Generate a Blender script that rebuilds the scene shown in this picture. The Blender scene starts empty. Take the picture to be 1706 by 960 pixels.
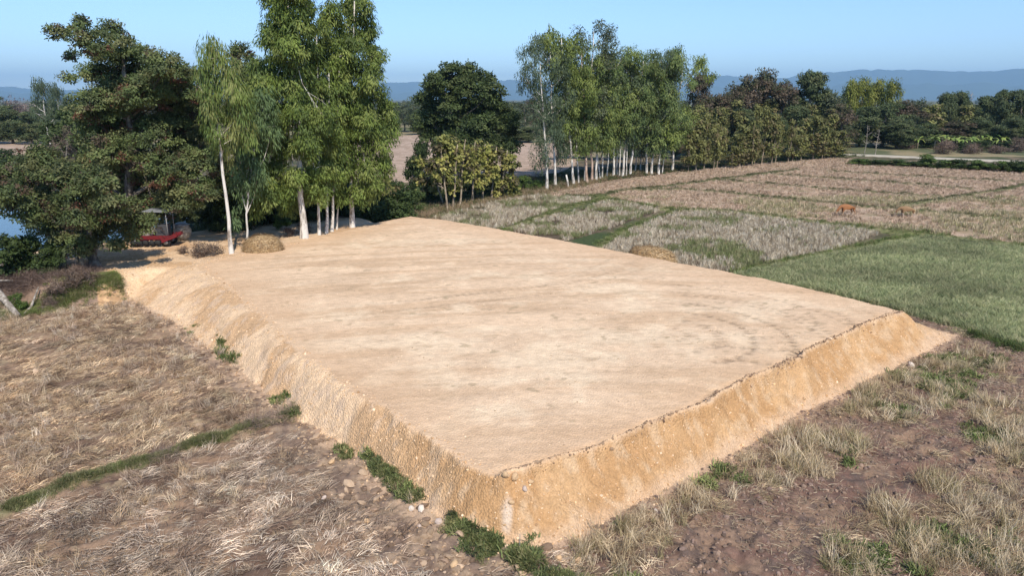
import bpy, math, random
import numpy as np
from mathutils import Vector, Matrix
random.seed(7); rng = np.random.default_rng(11)
sc = bpy.context.scene
C = sc.collection
R = math.radians

# ------------------------------------------------------------------ camera, sky, sun
FOC, CAMH, HORIZON = 1160.0, 13.0, 165.0        # focal length in photo pixels, drone height, horizon row
PITCH = math.atan((480 - HORIZON) / FOC)
cam = bpy.data.cameras.new('camera'); cam.sensor_width = 36; cam.lens = 36 * FOC / 1706
cam.clip_start = 0.1; cam.clip_end = 60000
camo = bpy.data.objects.new('camera', cam); C.objects.link(camo)
camo.location = (0, 0, CAMH); camo.rotation_euler = (math.pi / 2 - PITCH, 0, 0)
sc.camera = camo
SUN_EL, SUN_AZ = R(47), R(18)                   # sun stands behind the camera, 20 degrees to its right
sdir = Vector((math.sin(SUN_AZ) * math.cos(SUN_EL), -math.cos(SUN_AZ) * math.cos(SUN_EL), math.sin(SUN_EL)))
world = bpy.data.worlds.new('World'); sc.world = world; world.use_nodes = True
wn = world.node_tree; bg = wn.nodes['Background']
sky = wn.nodes.new('ShaderNodeTexSky'); sky.sky_type = 'NISHITA'; sky.sun_disc = False
sky.sun_elevation = SUN_EL; sky.sun_rotation = math.pi - SUN_AZ
sky.altitude = 900; sky.air_density = 1.0; sky.dust_density = 0.0; sky.ozone_density = 6.0
wn.links.new(sky.outputs[0], bg.inputs[0]); bg.inputs[1].default_value = 0.145
sl = bpy.data.lights.new('sun', 'SUN'); sl.energy = 4.1; sl.angle = R(0.53); sl.color = (1.0, 0.92, 0.80)
so = bpy.data.objects.new('sun', sl); C.objects.link(so); so.rotation_euler = sdir.to_track_quat('Z', 'Y').to_euler()
so.location = (20, -30, 60)
sc.view_settings.view_transform = 'Standard'; sc.view_settings.look = 'None'
sc.view_settings.exposure = 0.45; sc.view_settings.gamma = 1.0
sc.cycles.max_bounces = 6; sc.cycles.transparent_max_bounces = 4; sc.cycles.volume_bounces = 0
sc.cycles.use_denoising = True

# ------------------------------------------------------------------ survey helpers
def at(px, py, z=0.0):
    u = (px - 853) / FOC; v = (480 - py) / FOC
    d = (u, math.cos(PITCH) + v * math.sin(PITCH), -math.sin(PITCH) + v * math.cos(PITCH))
    t = (z - CAMH) / d[2]
    return (d[0] * t, d[1] * t, z)
def deep(px, py, Y):
    u = (px - 853) / FOC; v = (480 - py) / FOC
    t = Y / (math.cos(PITCH) + v * math.sin(PITCH))
    return (u * t, Y, CAMH + t * (-math.sin(PITCH) + v * math.cos(PITCH)))
def mpp(Y): return Y / FOC / math.cos(PITCH) * 1.0
def P2(pts, z=0.0): return np.array([at(a, b, z)[:2] for a, b in pts])

def _hash(ix, iy, seed):
    h = (ix.astype(np.int64) * 374761393 + iy.astype(np.int64) * 668265263 + seed * 1442695041) & 0xffffffff
    h = ((h ^ (h >> 13)) * 1274126177) & 0xffffffff
    h = h ^ (h >> 16)
    return (h & 0xffff) / 65535.0
def vn(x, y, seed=0):
    x = np.asarray(x, float); y = np.asarray(y, float)
    ix = np.floor(x); iy = np.floor(y); fx = x - ix; fy = y - iy
    fx = fx * fx * (3 - 2 * fx); fy = fy * fy * (3 - 2 * fy)
    a = _hash(ix, iy, seed); b = _hash(ix + 1, iy, seed); c = _hash(ix, iy + 1, seed); d = _hash(ix + 1, iy + 1, seed)
    return (a * (1 - fx) + b * fx) * (1 - fy) + (c * (1 - fx) + d * fx) * fy
def fbm(x, y, seed=0, o=4):
    s = 0; a = 0.5; t = 0
    for k in range(o):
        s = s + a * vn(x * 2 ** k + 17.3 * k, y * 2 ** k - 9.1 * k, seed + k); t += a; a *= 0.55
    return s / t
def sstep(a, b, x):
    t = np.clip((x - a) / (b - a), 0, 1); return t * t * (3 - 2 * t)
def inpoly(x, y, P):
    ins = np.zeros(np.shape(x), bool)
    n = len(P)
    for i in range(n):
        x1, y1 = P[i]; x2, y2 = P[(i + 1) % n]
        if y1 == y2: continue
        c = ((y1 > y) != (y2 > y)) & (x < (x2 - x1) * (y - y1) / (y2 - y1) + x1)
        ins ^= c
    return ins
def dline(x, y, P, closed=False):
    best = np.full(np.shape(x), 1e9)
    n = len(P)
    for i in range(n if closed else n - 1):
        x1, y1 = P[i]; x2, y2 = P[(i + 1) % n]
        dx, dy = x2 - x1, y2 - y1
        t = np.clip(((x - x1) * dx + (y - y1) * dy) / (dx * dx + dy * dy + 1e-9), 0, 1)
        best = np.minimum(best, (x - x1 - t * dx) ** 2 + (y - y1 - t * dy) ** 2)
    return np.sqrt(best)

# ------------------------------------------------------------------ plan of the place (world metres)
MH = 1.6
rim_near_left = P2([(330, 441), (380, 478), (440, 530), (500, 588), (570, 640), (650, 688), (720, 735), (785, 775), (838, 795)], MH)
rim_near_right = P2([(838, 795), (900, 781), (1000, 750), (1100, 708), (1178, 674), (1196, 660), (1290, 620), (1330, 604), (1340, 590), (1420, 556), (1503, 520)], MH)
rim_far_right = P2([(1503, 520), (1380, 488), (1250, 460), (1130, 438), (1000, 412), (850, 385), (745, 367), (682, 361)], MH)
rim_far_left = P2([(682, 361), (620, 376), (520, 398), (440, 418), (385, 428), (330, 441)], MH)
RIM = np.vstack([rim_near_left[:-1], rim_near_right[:-1], rim_far_right[:-1], rim_far_left[:-1]])
base_l = P2([(212, 497), (300, 541), (360, 590), (425, 640), (492, 694), (560, 738), (612, 772), (690, 838), (760, 886), (820, 912), (872, 919)])
base_r = P2([(872, 919), (930, 906), (1010, 875), (1100, 826), (1200, 768), (1290, 716), (1350, 684), (1430, 642), (1510, 603), (1592, 560)])
far_r = rim_far_right + np.array([1.6, 1.3]); far_r = far_r[1:]
far_l = np.array([(-11.0, 71.2), (-30, 66), (-44, 60), (-40, 55), (-32, 50)])
BASE = np.vstack([base_l[:-1], base_r, far_r, far_l])
DYKE = P2([(-260, 530), (-60, 485), (40, 462), (110, 466), (165, 462), (205, 452), (240, 447), (330, 438), (480, 402), (620, 372), (560, 350), (420, 372), (320, 386), (250, 392), (190, 402), (130, 414), (60, 432), (0, 442), (-80, 462), (-260, 505)], 1.45)
POND = np.array([(-42, 60), (-60, 57), (-90, 60), (-120, 80), (-110, 112), (-60, 108), (-36, 92), (-31, 74), (-35, 67)])
bund_left = P2([(-300, 945), (0, 862), (130, 805), (260, 768), (390, 725), (490, 694)])
bund_toe = P2([(610, 768), (690, 838), (770, 892), (870, 935), (980, 985)])
bund_up_left = P2([(-300, 590), (0, 528), (120, 507), (205, 492)])
bunds = [P2(q) for q in (
    [(985, 327), (1105, 350), (1200, 353), (1330, 368), (1470, 386), (1537, 392), (1706, 411), (2100, 462)],
    [(1060, 318), (1130, 316), (1200, 321), (1330, 335), (1450, 346), (1560, 355), (1706, 369), (2100, 408)],
    [(1180, 300), (1265, 306), (1382, 316), (1565, 329)],
    [(1290, 291), (1317, 293), (1455, 303), (1619, 316)],
    [(1379, 286), (1528, 295), (1706, 304), (2000, 322)],
    [(1470, 275), (1528, 278), (1706, 288), (2000, 303)],
    [(1619, 332), (1706, 338), (2000, 360)],
    [(1506, 343), (1600, 328), (1674, 317), (1706, 309)],
    [(942, 326), (997, 330), (1026, 320), (1099, 313), (1200, 300), (1330, 283)],
    [(1222, 458), (1300, 438), (1400, 418), (1480, 402), (1540, 392)])]
green_bunds = (0, 9)
soft_bunds = [P2(q) for q in ([(837, 386), (900, 362), (974, 338), (1012, 332)], [(1000, 412), (1040, 385), (1110, 358), (1130, 352)])]
crop_bund = P2([(1590, 552), (1660, 572), (1706, 586), (1900, 650)])
GREEN = P2([(1226, 461), (1300, 444), (1400, 424), (1480, 408), (1545, 396), (1706, 416), (2300, 492), (2300, 770), (1900, 640), (1706, 578), (1594, 548), (1503, 522), (1380, 490)])
ST1 = P2([(1000, 420), (1026, 390), (1130, 354), (1213, 356), (1330, 371), (1470, 389), (1400, 414), (1300, 436), (1222, 456), (1130, 450)])
ST2 = P2([(845, 384), (1012, 336), (1087, 343), (1100, 352), (997, 388), (930, 406)])
ST3 = P2([(722, 364), (800, 342), (895, 326), (985, 331), (974, 338), (837, 382), (800, 384)])
PINK = P2([(900, 326), (1010, 305), (1120, 290), (1260, 274), (1385, 264), (1500, 270), (2100, 292), (2300, 500), (1706, 412), (1537, 392), (1105, 350), (985, 328)])
FARBARE = P2([(540, 232), (640, 226), (720, 224), (800, 236), (960, 240), (960, 275), (900, 300), (780, 318), (650, 318), (560, 290)])
LEFTBARE = P2([(-300, 236), (0, 236), (110, 238), (150, 262), (60, 282), (-300, 300)])
ROAD = P2([(1340, 259), (1375, 257), (1450, 259.5), (1530, 263), (1600, 266), (1700, 270), (2000, 284)])
TRACK = P2([(900, 322), (1010, 301), (1120, 286), (1260, 270), (1400, 259)])
CLODS = P2([(300, 555), (350, 590), (425, 648), (500, 712), (560, 748), (620, 790), (690, 850), (770, 905), (860, 945), (1000, 990), (760, 1010), (640, 940), (590, 880), (530, 800), (460, 740), (440, 690), (380, 640), (310, 590)])

_rt = P2([(1760, 640), (1640, 690), (1500, 740), (1390, 775), (1270, 830), (1180, 890), (1120, 990)])
RUTS = [_rt, _rt + np.array([.5, -1.7]), P2([(1610, 590), (1706, 622), (1800, 660)])]
def ground_z(x, y, fine=True):
    x = np.asarray(x, float); y = np.asarray(y, float)
    wx = x + 0.5 * (fbm(x * 0.9, y * 0.9, 5, 4) - 0.5); wy = y + 0.5 * (fbm(x * 0.9, y * 0.9, 9, 4) - 0.5)
    z = 0.10 * (fbm(x * 0.25, y * 0.25, 21, 3) - 0.5)
    near = y < 60
    if fine:
        z = z + np.where(near, 0.05 * (fbm(x * 3.1, y * 3.1, 31, 3) - 0.5), 0.0)
        left = (x < 0) & near
        z = z + np.where(left, 0.24 * (fbm(x * 1.3, y * 1.9, 41, 4) - 0.5) + (.05) * np.sin((x * .42 - y * .9) * 9 + 5 * fbm(x * .4, y * .4, 42, 3)) * (fbm(x * .5, y * .5, 44, 2) > .42), 0)
        right = (x > 0) & (y < 45)
        z = z + np.where(right, 0.24 * (fbm(x * 0.9, y * 0.9, 43, 4) - 0.5) + 0.17 * (fbm(x * 3.6, y * 3.6, 45, 3) - .5), 0)
        dcl = sstep(0, 1.2, np.where(inpoly(x, y, CLODS), dline(x, y, CLODS, True), 0))
        bil = 1 - np.abs(2 * fbm(x * 2.0 + y * .8, y * 3.4 - x * .7, 47, 3) - 1) * 3.0
        z = z + dcl * 0.26 * (np.clip(bil, 0, 1) - 0.5)
    if fine:
        for rt_ in RUTS:
            dr0 = dline(wx + .5 * (fbm(x * 1.7, y * 1.7, 95, 2) - .5), wy + .7 * (fbm(x * 1.4, y * 1.4, 97, 2) - .5), rt_); mk = sstep(.38, .6, fbm(x * .5, y * .5, 93, 3)); z = z - .12 * mk * np.exp(-(dr0 / .24) ** 2) + .09 * mk * np.exp(-((dr0 - .48) / .16) ** 2) * (.4 + fbm(x * 2, y * 2, 91, 2))
    z = z + 0.20 * np.exp(-(dline(wx, wy, bund_left) / 0.38) ** 2)
    z = z + 0.18 * np.exp(-(dline(wx, wy, bund_toe) / 0.35) ** 2)
    z = z + 0.10 * np.exp(-(dline(wx, wy, bund_up_left) / 0.6) ** 2)
    for k, b in enumerate(bunds):
        z = z + (0.30 if k not in (9,) else 0.16) * np.exp(-(dline(wx, wy, b) / 0.45) ** 2)
    for b in soft_bunds: z = z + 0.12 * np.exp(-(dline(wx, wy, b) / 0.6) ** 2)
    z = z + 0.15 * np.exp(-(dline(wx, wy, crop_bund) / 0.5) ** 2)
    # pond basin
    dp = np.where(inpoly(x, y, POND), dline(x, y, POND, True), 0)
    z = z - 1.3 * sstep(0, 3, dp)
    # dyke with the dirt track
    ind = inpoly(wx, wy, DYKE); dd = np.where(ind, 0, dline(wx, wy, DYKE, True))
    zd = 1.45 * (1 - sstep(0.0, 2.3, dd)) + 0.12 * (fbm(x * 0.5, y * 0.5, 61, 3) - 0.5)
    z = np.where(dd < 2.3, np.maximum(z, zd), z)
    # the filled mound
    inb = inpoly(wx, wy, BASE)
    inr = inpoly(wx, wy, RIM)
    din = np.where(inb, dline(wx, wy, BASE, True), 0)
    dr = np.where(inr, 0, dline(wx, wy, RIM, True))
    t = din / (din + dr + 1e-6)
    soft = sstep(-2, -8, x)                       # the left edge is rounded over, the right one crisp
    prof = (1 - soft) * t ** 1.05 + soft * np.sin(t * math.pi / 2) ** 1.25
    zm = MH * prof
    slope = (t > 0.02) & (t < 0.995)
    zm = zm + np.where(slope, (0.09 + .02 * soft) * (fbm(x * 1.3, y * 1.3, 71, 4) - 0.5) * 2 * np.minimum(1, 4 * t * (1 - t) + .2), 0)
    if fine: zm = zm + np.where(slope, 0.03 * (fbm(x * 5, y * 5, 73, 2) - 0.5), 0)
    ripple = 0.025 * (fbm(x * 0.35 + y * 0.2, y * 1.6 - x * .6, 77, 3) - 0.5)
    zm = zm + np.where(inr, ripple, 0)
    lip = dline(wx, wy, rim_near_right)
    amp = (0.12 + 0.22 * fbm(x * 0.8, y * 0.8, 81, 3)) * sstep(0, 3, np.hypot(x - rim_near_right[-1, 0], y - rim_near_right[-1, 1]) + .8)
    zm = zm + np.where(t > 0.8, amp * np.exp(-(lip / 0.15) ** 2) - np.where(inr, .07 * np.exp(-((lip - .34) / .14) ** 2), 0), 0)
    lip2 = dline(wx, wy, rim_near_left[3:])
    zm = zm + np.where(t > 0.8, 0.05 * fbm(x * 3, y * 3, 83, 2) * np.exp(-(lip2 / 0.35) ** 2), 0)
    return np.where(inb, np.maximum(z, zm), z), inb, t, dd
def gz(x, y, fine=False):
    return float(ground_z(np.array([x]), np.array([y]), fine)[0][0])

# ------------------------------------------------------------------ materials
def mat(name, col=(.5, .5, .5), rough=.9, spec=.2):
    m = bpy.data.materials.new(name); m.use_nodes = True
    b = m.node_tree.nodes['Principled BSDF']
    b.inputs['Base Color'].default_value = (*col, 1); b.inputs['Roughness'].default_value = rough
    b.inputs['Specular IOR Level'].default_value = spec
    return m
def nd(m, t, **k):
    n = m.node_tree.nodes.new(t)
    for a, v in k.items():
        if a.startswith('_'): n.inputs[a[1:].replace('_', ' ')].default_value = v
        else: setattr(n, a, v)
    return n
def lk(m, a, b): m.node_tree.links.new(a, b)
def soil_mat(name, attr_only=False, s1=6.0, s2=40.0, amt=.45, bump=.5, stretch=None, bdist=.03, speck=0.0):
    m = mat(name, rough=.95, spec=.12); b = m.node_tree.nodes['Principled BSDF']
    at_ = nd(m, 'ShaderNodeAttribute', attribute_name='col')
    tc = nd(m, 'ShaderNodeNewGeometry')
    mp = nd(m, 'ShaderNodeMapping'); lk(m, tc.outputs['Position'], mp.inputs[0])
    if stretch: mp.inputs['Scale'].default_value = stretch[:3]; mp.inputs['Rotation'].default_value = (0, 0, stretch[3])
    n1 = nd(m, 'ShaderNodeTexNoise', _Scale=s1, _Detail=8.0, _Roughness=.65); lk(m, mp.outputs[0], n1.inputs[0])
    n2 = nd(m, 'ShaderNodeTexNoise', _Scale=s2, _Detail=4.0, _Roughness=.7); lk(m, tc.outputs['Position'], n2.inputs[0])
    mx = nd(m, 'ShaderNodeMath', operation='ADD'); lk(m, n1.outputs[0], mx.inputs[0]); lk(m, n2.outputs[0], mx.inputs[1])
    mr = nd(m, 'ShaderNodeMapRange'); lk(m, mx.outputs[0], mr.inputs[0])
    for k, v in zip(('From Min', 'From Max', 'To Min', 'To Max'), (.7, 1.3, 1 - amt, 1 + amt)): mr.inputs[k].default_value = v
    vm = nd(m, 'ShaderNodeVectorMath', operation='SCALE'); lk(m, at_.outputs['Color'], vm.inputs[0]); lk(m, mr.outputs[0], vm.inputs['Scale'])
    out = vm.outputs[0]
    if speck:
        mrs = nd(m, 'ShaderNodeMapRange'); lk(m, at_.outputs['Alpha'], mrs.inputs[0]); mrs.inputs['To Min'].default_value = .05; mrs.inputs['To Max'].default_value = .24
        vo = nd(m, 'ShaderNodeTexVoronoi', _Scale=speck); lk(m, tc.outputs['Position'], vo.inputs['Vector'])
        c0 = nd(m, 'ShaderNodeMath', operation='SUBTRACT'); lk(m, vo.outputs['Color'], c0.inputs[0]); c0.inputs[1].default_value = .5
        c1 = nd(m, 'ShaderNodeMath', operation='MULTIPLY_ADD'); lk(m, c0.outputs[0], c1.inputs[0]); lk(m, mrs.outputs[0], c1.inputs[1]); c1.inputs[2].default_value = 1.0
        vm2 = nd(m, 'ShaderNodeVectorMath', operation='SCALE'); lk(m, out, vm2.inputs[0]); lk(m, c1.outputs[0], vm2.inputs['Scale']); out = vm2.outputs[0]
        vh = nd(m, 'ShaderNodeMath', operation='MULTIPLY_ADD'); lk(m, vo.outputs['Distance'], vh.inputs[0]); vh.inputs[1].default_value = -1.2; lk(m, mx.outputs[0], vh.inputs[2])
        hb = vh.outputs[0]
    if False:
        vo = nd(m, 'ShaderNodeTexVoronoi', _Scale=speck); lk(m, tc.outputs['Position'], vo.inputs['Vector'])
        rp = nd(m, 'ShaderNodeMapRange'); lk(m, vo.outputs['Color'], rp.inputs[0])
        for k, v in zip(('From Min', 'From Max', 'To Min', 'To Max'), (.25, .95, .90, 1.12)): rp.inputs[k].default_value = v
        vm2 = nd(m, 'ShaderNodeVectorMath', operation='SCALE'); lk(m, out, vm2.inputs[0]); lk(m, rp.outputs[0], vm2.inputs['Scale']); out = vm2.outputs[0]
    lk(m, out, b.inputs['Base Color'])
    bp = nd(m, 'ShaderNodeBump', _Strength=bump, _Distance=bdist); lk(m, hb if speck else mx.outputs[0], bp.inputs['Height'])
    if speck:
        ms = nd(m, 'ShaderNodeMapRange'); lk(m, at_.outputs['Alpha'], ms.inputs[0]); ms.inputs['To Min'].default_value = bump * .7; ms.inputs['To Max'].default_value = .72; lk(m, ms.outputs[0], bp.inputs['Strength']); lk(m, bp.outputs[0], b.inputs['Normal'])
    return m
def leafy(name, trans=.3, src='vert', rough=.6, jitter=.12):
    m = mat(name, rough=rough, spec=.25); t = m.node_tree; b = t.nodes['Principled BSDF']
    a = nd(m, 'ShaderNodeAttribute', attribute_name='tint')
    if src == 'inst': a.attribute_type = 'INSTANCER'
    c = a.outputs['Color']
    if src == 'both':
        a2 = nd(m, 'ShaderNodeAttribute', attribute_name='shade')
        v = nd(m, 'ShaderNodeVectorMath', operation='MULTIPLY'); a.attribute_type = 'INSTANCER'
        lk(m, a.outputs['Color'], v.inputs[0]); lk(m, a2.outputs['Color'], v.inputs[1]); c = v.outputs[0]
    oi = nd(m, 'ShaderNodeObjectInfo')
    h = nd(m, 'ShaderNodeHueSaturation'); lk(m, c, h.inputs['Color'])
    mr = nd(m, 'ShaderNodeMapRange'); lk(m, oi.outputs['Random'], mr.inputs[0]); mr.inputs['To Min'].default_value = 1 - jitter; mr.inputs['To Max'].default_value = 1 + jitter
    lk(m, mr.outputs[0], h.inputs['Value'])
    lk(m, h.outputs[0], b.inputs['Base Color'])
    tr = nd(m, 'ShaderNodeBsdfTranslucent'); lk(m, h.outputs[0], tr.inputs[0])
    mx = nd(m, 'ShaderNodeMixShader'); mx.inputs[0].default_value = trans
    lk(m, b.outputs[0], mx.inputs[1]); lk(m, tr.outputs[0], mx.inputs[2])
    lk(m, mx.outputs[0], t.nodes['Material Output'].inputs[0])
    return m
def bark(name, c1, c2, scale=3.0, low=.45, high=.62, stretch=.35, rough=.85):
    m = mat(name, rough=rough, spec=.2); b = m.node_tree.nodes['Principled BSDF']
    g = nd(m, 'ShaderNodeTexCoord'); mp = nd(m, 'ShaderNodeMapping'); mp.inputs['Scale'].default_value = (1, 1, stretch); lk(m, g.outputs['Object'], mp.inputs[0])
    n = nd(m, 'ShaderNodeTexNoise', _Scale=scale, _Detail=6.0, _Roughness=.65); lk(m, mp.outputs[0], n.inputs[0])
    r = nd(m, 'ShaderNodeValToRGB'); lk(m, n.outputs[0], r.inputs[0])
    r.color_ramp.elements[0].position = low; r.color_ramp.elements[0].color = (*c1, 1)
    r.color_ramp.elements[1].position = high; r.color_ramp.elements[1].color = (*c2, 1)
    lk(m, r.outputs[0], b.inputs['Base Color'])
    bp = nd(m, 'ShaderNodeBump', _Strength=.4, _Distance=.03); lk(m, n.outputs[0], bp.inputs['Height']); lk(m, bp.outputs[0], b.inputs['Normal'])
    return m
M = {}
M['mound'] = soil_mat('compacted_laterite', s1=2.6, s2=17, amt=.21, bump=.5, stretch=(.8, 1.5, 1, R(-10)), bdist=.06, speck=13)
M['field'] = soil_mat('field_soil', s1=3.0, s2=22, amt=.40, bump=.8, bdist=.06)
M['track'] = soil_mat('track_soil', s1=1.2, s2=20, amt=.25, bump=.4)
M['leaf'] = leafy('tree_leaf', .34)
M['tuft'] = leafy('tuft_blade', .25, 'both', rough=.7)
M['lump'] = leafy('lump_surface', .0, 'both', rough=.95, jitter=.25)
M['white_bark'] = bark('pale_eucalyptus_bark', (.24, .20, .16), (.66, .62, .56), 2.6, .38, .52)
M['pink_bark'] = bark('peeling_pink_bark', (.25, .17, .12), (.52, .38, .30), 2.2, .36, .52)
M['grey_bark'] = bark('grey_bark', (.10, .08, .065), (.30, .26, .21), 4)
M['tan_bark'] = bark('tan_teak_bark', (.22, .17, .12), (.46, .38, .28), 4)
M['dead_wood'] = bark('weathered_dead_wood', (.20, .17, .14), (.48, .43, .37), 5)

# ------------------------------------------------------------------ object helpers
def tag(o, label=None, cat=None, group=None, kind=None):
    if label: o['label'] = label
    if cat: o['category'] = cat
    if group: o['group'] = group
    if kind: o['kind'] = kind
    return o
def link(name, me, parent=None):
    o = bpy.data.objects.new(name, me); C.objects.link(o)
    if parent is not None: o.parent = parent
    return o
def empty(name, loc, label, cat, group=None, rz=0, scale=(1, 1, 1)):
    o = bpy.data.objects.new(name, None); C.objects.link(o); o.empty_display_size = .3
    o.location = loc; o.rotation_euler = (0, 0, rz); o.scale = scale
    return tag(o, label, cat, group)
def npmesh(name, V, F, mats, smooth=False, cols=None, colname='tint', mi=None):
    """V (n,3), F (m,k) equal-sized faces"""
    me = bpy.data.meshes.new(name); V = np.ascontiguousarray(V, dtype=np.float32); F = np.ascontiguousarray(F, dtype=np.int32)
    m, k = F.shape
    me.vertices.add(len(V)); me.vertices.foreach_set('co', V.ravel())
    me.loops.add(m * k); me.loops.foreach_set('vertex_index', F.ravel())
    me.polygons.add(m); me.polygons.foreach_set('loop_start', np.arange(0, m * k, k, dtype=np.int32))
    me.polygons.foreach_set('use_smooth', np.full(m, smooth))
    if mi is not None: me.polygons.foreach_set('material_index', np.asarray(mi, np.int32))
    me.update(calc_edges=True)
    if cols is not None:
        a = me.attributes.new(colname, 'FLOAT_COLOR', 'POINT')
        cols = np.asarray(cols, np.float32); c = np.ones((len(V), 4), np.float32); c[:, :cols.shape[1]] = cols; a.data.foreach_set('color', c.ravel())
    for x in mats: me.materials.append(x)
    return me
class MB:
    def __init__(s): s.v = []; s.f = []; s.n = 0
    def add(s, V, F):
        s.v.extend([tuple(p) for p in V]); s.f.extend([tuple(i + s.n for i in f) for f in F]); s.n = len(s.v)
    def tube(s, pts, rad, k=8, cap=True):
        pts = [Vector(p) for p in pts]; V = []; F = []
        up = Vector((0, 0, 1))
        for i, p in enumerate(pts):
            d = (pts[min(i + 1, len(pts) - 1)] - pts[max(i - 1, 0)]).normalized()
            a = d.cross(Vector((1, 0, 0)) if abs(d.x) < .8 else Vector((0, 1, 0))).normalized(); b = d.cross(a)
            for j in range(k):
                t = 2 * math.pi * j / k; V.append(p + (a * math.cos(t) + b * math.sin(t)) * rad[i])
        for i in range(len(pts) - 1):
            for j in range(k):
                F.append((i * k + j, i * k + (j + 1) % k, (i + 1) * k + (j + 1) % k, (i + 1) * k + j))
        if cap: F.append(tuple(range(k - 1, -1, -1))); F.append(tuple((len(pts) - 1) * k + j for j in range(k)))
        s.add(V, F)
    def box(s, c, d, rot=None):
        V = [Vector((sx * d[0] / 2, sy * d[1] / 2, sz * d[2] / 2)) for sx in (-1, 1) for sy in (-1, 1) for sz in (-1, 1)]
        if rot: V = [rot @ v for v in V]
        V = [v + Vector(c) for v in V]
        s.add(V, [(0, 1, 3, 2), (4, 6, 7, 5), (0, 4, 5, 1), (2, 3, 7, 6), (0, 2, 6, 4), (1, 5, 7, 3)])
    def mesh(s, name, m, smooth=True):
        me = bpy.data.meshes.new(name); me.from_pydata(s.v, [], s.f)
        me.polygons.foreach_set('use_smooth', [smooth] * len(me.polygons)); me.materials.append(m); me.update(); return me
    def build(s, name, m, parent=None, smooth=True): return link(name, s.mesh(name, m, smooth), parent)

# ------------------------------------------------------------------ terrain: one height field, cut into fields, track and mound
def axis_y():
    y = 12.2; out = []
    while y < 420:
        out.append(y); y += max(0.062, 0.0033 * y) if y < 45 else 0.0033 * y * (y / 45) ** 0.9
    return np.array(out)
S = np.linspace(-1.12, 1.12, 960)
S = np.concatenate([np.array([-1.9, -1.6, -1.4, -1.28, -1.2, -1.15]), S, np.array([1.15, 1.2, 1.28, 1.4, 1.6, 1.9])])
AY = axis_y()
GX = S[None, :] * (AY[:, None] * .96 + 8); GY = np.repeat(AY[:, None], len(S), 1)
X = GX.ravel(); Y = GY.ravel()
Z, INB, TT, DD = ground_z(X, Y)
def c3(r, g, b): return np.array([r, g, b])
n_big = fbm(X * .12, Y * .12, 101, 4)[:, None]; n_mid = fbm(X * .7, Y * .7, 103, 4)[:, None]; n_fin = fbm(X * 2.6, Y * 2.6, 107, 3)[:, None]
def mixc(a, b, w): return a * (1 - w) + b * w
W = lambda lo, hi, n: sstep(lo, hi, n)
# scrub and leaf litter wherever nothing else is laid
col = mixc(c3(.085, .075, .045), c3(.17, .13, .085), W(.35, .65, n_mid)); col = mixc(col, c3(.055, .075, .03), W(.5, .7, n_big))
far = (Y > 165)[:, None]
col = np.where(far, mixc(c3(.10, .11, .055), c3(.26, .21, .12), W(.4, .62, n_big)), col)
# left fields of flattened straw
leftf = ((X < 3) & (Y < 62))[:, None]
lc = mixc(c3(.27, .185, .12), c3(.15, .10, .07), W(.42, .6, n_mid)); lc = mixc(lc, c3(.40, .31, .19), W(.55, .75, n_fin) * .6)
low = sstep(-.5, .5, (Y < np.interp(X, bund_left[:, 0], bund_left[:, 1])).astype(float))[:, None]
lc = mixc(lc, lc * c3(.86, .84, .86), low)
col = np.where(leftf, lc, col)
# right foreground: dark trampled mud
rightf = ((X >= 0) & (Y < 48))[:, None]
rc = mixc(c3(.165, .10, .075), c3(.235, .155, .105), W(.45, .65, n_mid)); rc = mixc(rc, c3(.12, .085, .068), W(.52, .70, n_fin))
col = np.where(rightf, rc, col)
cl = inpoly(X, Y, CLODS)[:, None]
col = np.where(cl, mixc(c3(.27, .195, .135), c3(.17, .12, .09), W(.4, .62, n_fin)), col)
m = inpoly(X, Y, PINK)[:, None]
pc = mixc(c3(.42, .305, .215), c3(.31, .23, .145), W(.42, .62, n_mid)); pc = mixc(pc, c3(.17, .15, .08), W(.55, .72, fbm(X * .22, Y * .5, 111, 4)[:, None]) * .7)
col = np.where(m, pc, col)
for q, cc in ((ST1, c3(.12, .10, .065)), (ST2, c3(.12, .09, .06)), (ST3, c3(.13, .11, .065))):
    m = inpoly(X, Y, q)[:, None]
    col = np.where(m, mixc(cc, cc * .6, W(.45, .65, n_mid)), col)
m = inpoly(X, Y, GREEN)[:, None]
col = np.where(m, mixc(c3(.12, .15, .075), c3(.17, .19, .09), n_mid), col)
m = (inpoly(X, Y, FARBARE) | inpoly(X, Y, LEFTBARE))[:, None]
col = np.where(m, mixc(c3(.42, .31, .23), c3(.33, .24, .17), W(.4, .6, n_mid)), col)
tr_d = dline(X, Y, TRACK)[:, None]
col = mixc(col, mixc(c3(.23, .16, .115), c3(.33, .25, .17), W(.4, .6, n_mid)), 1 - sstep(1.6, 3.2, tr_d + n_mid))
gcol = mixc(c3(.10, .115, .045), c3(.19, .18, .085), W(.35, .65, n_fin))
for k, b in enumerate(bunds):
    d = dline(X, Y, b)[:, None] + (n_fin - .5) * .6 + (n_mid - .5) * .5
    w = 1 - sstep(.35 + .3 * (k in green_bunds), .85 + .6 * (k in green_bunds), d)
    col = mixc(col, gcol if k in green_bunds else gcol * .75, w)
col = mixc(col, c3(.42, .34, .22), (1 - sstep(.12, .28, np.abs(dline(X, Y, bunds[9])[:, None] + .35))) * (1 - low) * 0.9 * (dline(X, Y, bunds[9])[:, None] < 1))
for b in soft_bunds: col = mixc(col, gcol * 1.1 + c3(.08, .06, .03), (1 - sstep(.1, .8, dline(X, Y, b)[:, None] + (n_fin - .5) * .8 + (n_mid - .5))) * .7)
for b, w0 in ((bund_left, .12), (bund_toe, .05), (bund_up_left, .5), (crop_bund, .3)):
    d = dline(X, Y, b)[:, None] + (n_fin - .5) * .5
    col = mixc(col, gcol, (1 - sstep(w0, w0 + .35, d)) * .8)
d = dline(X, Y, crop_bund + np.array([.9, -1.3]))[:, None]
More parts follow.
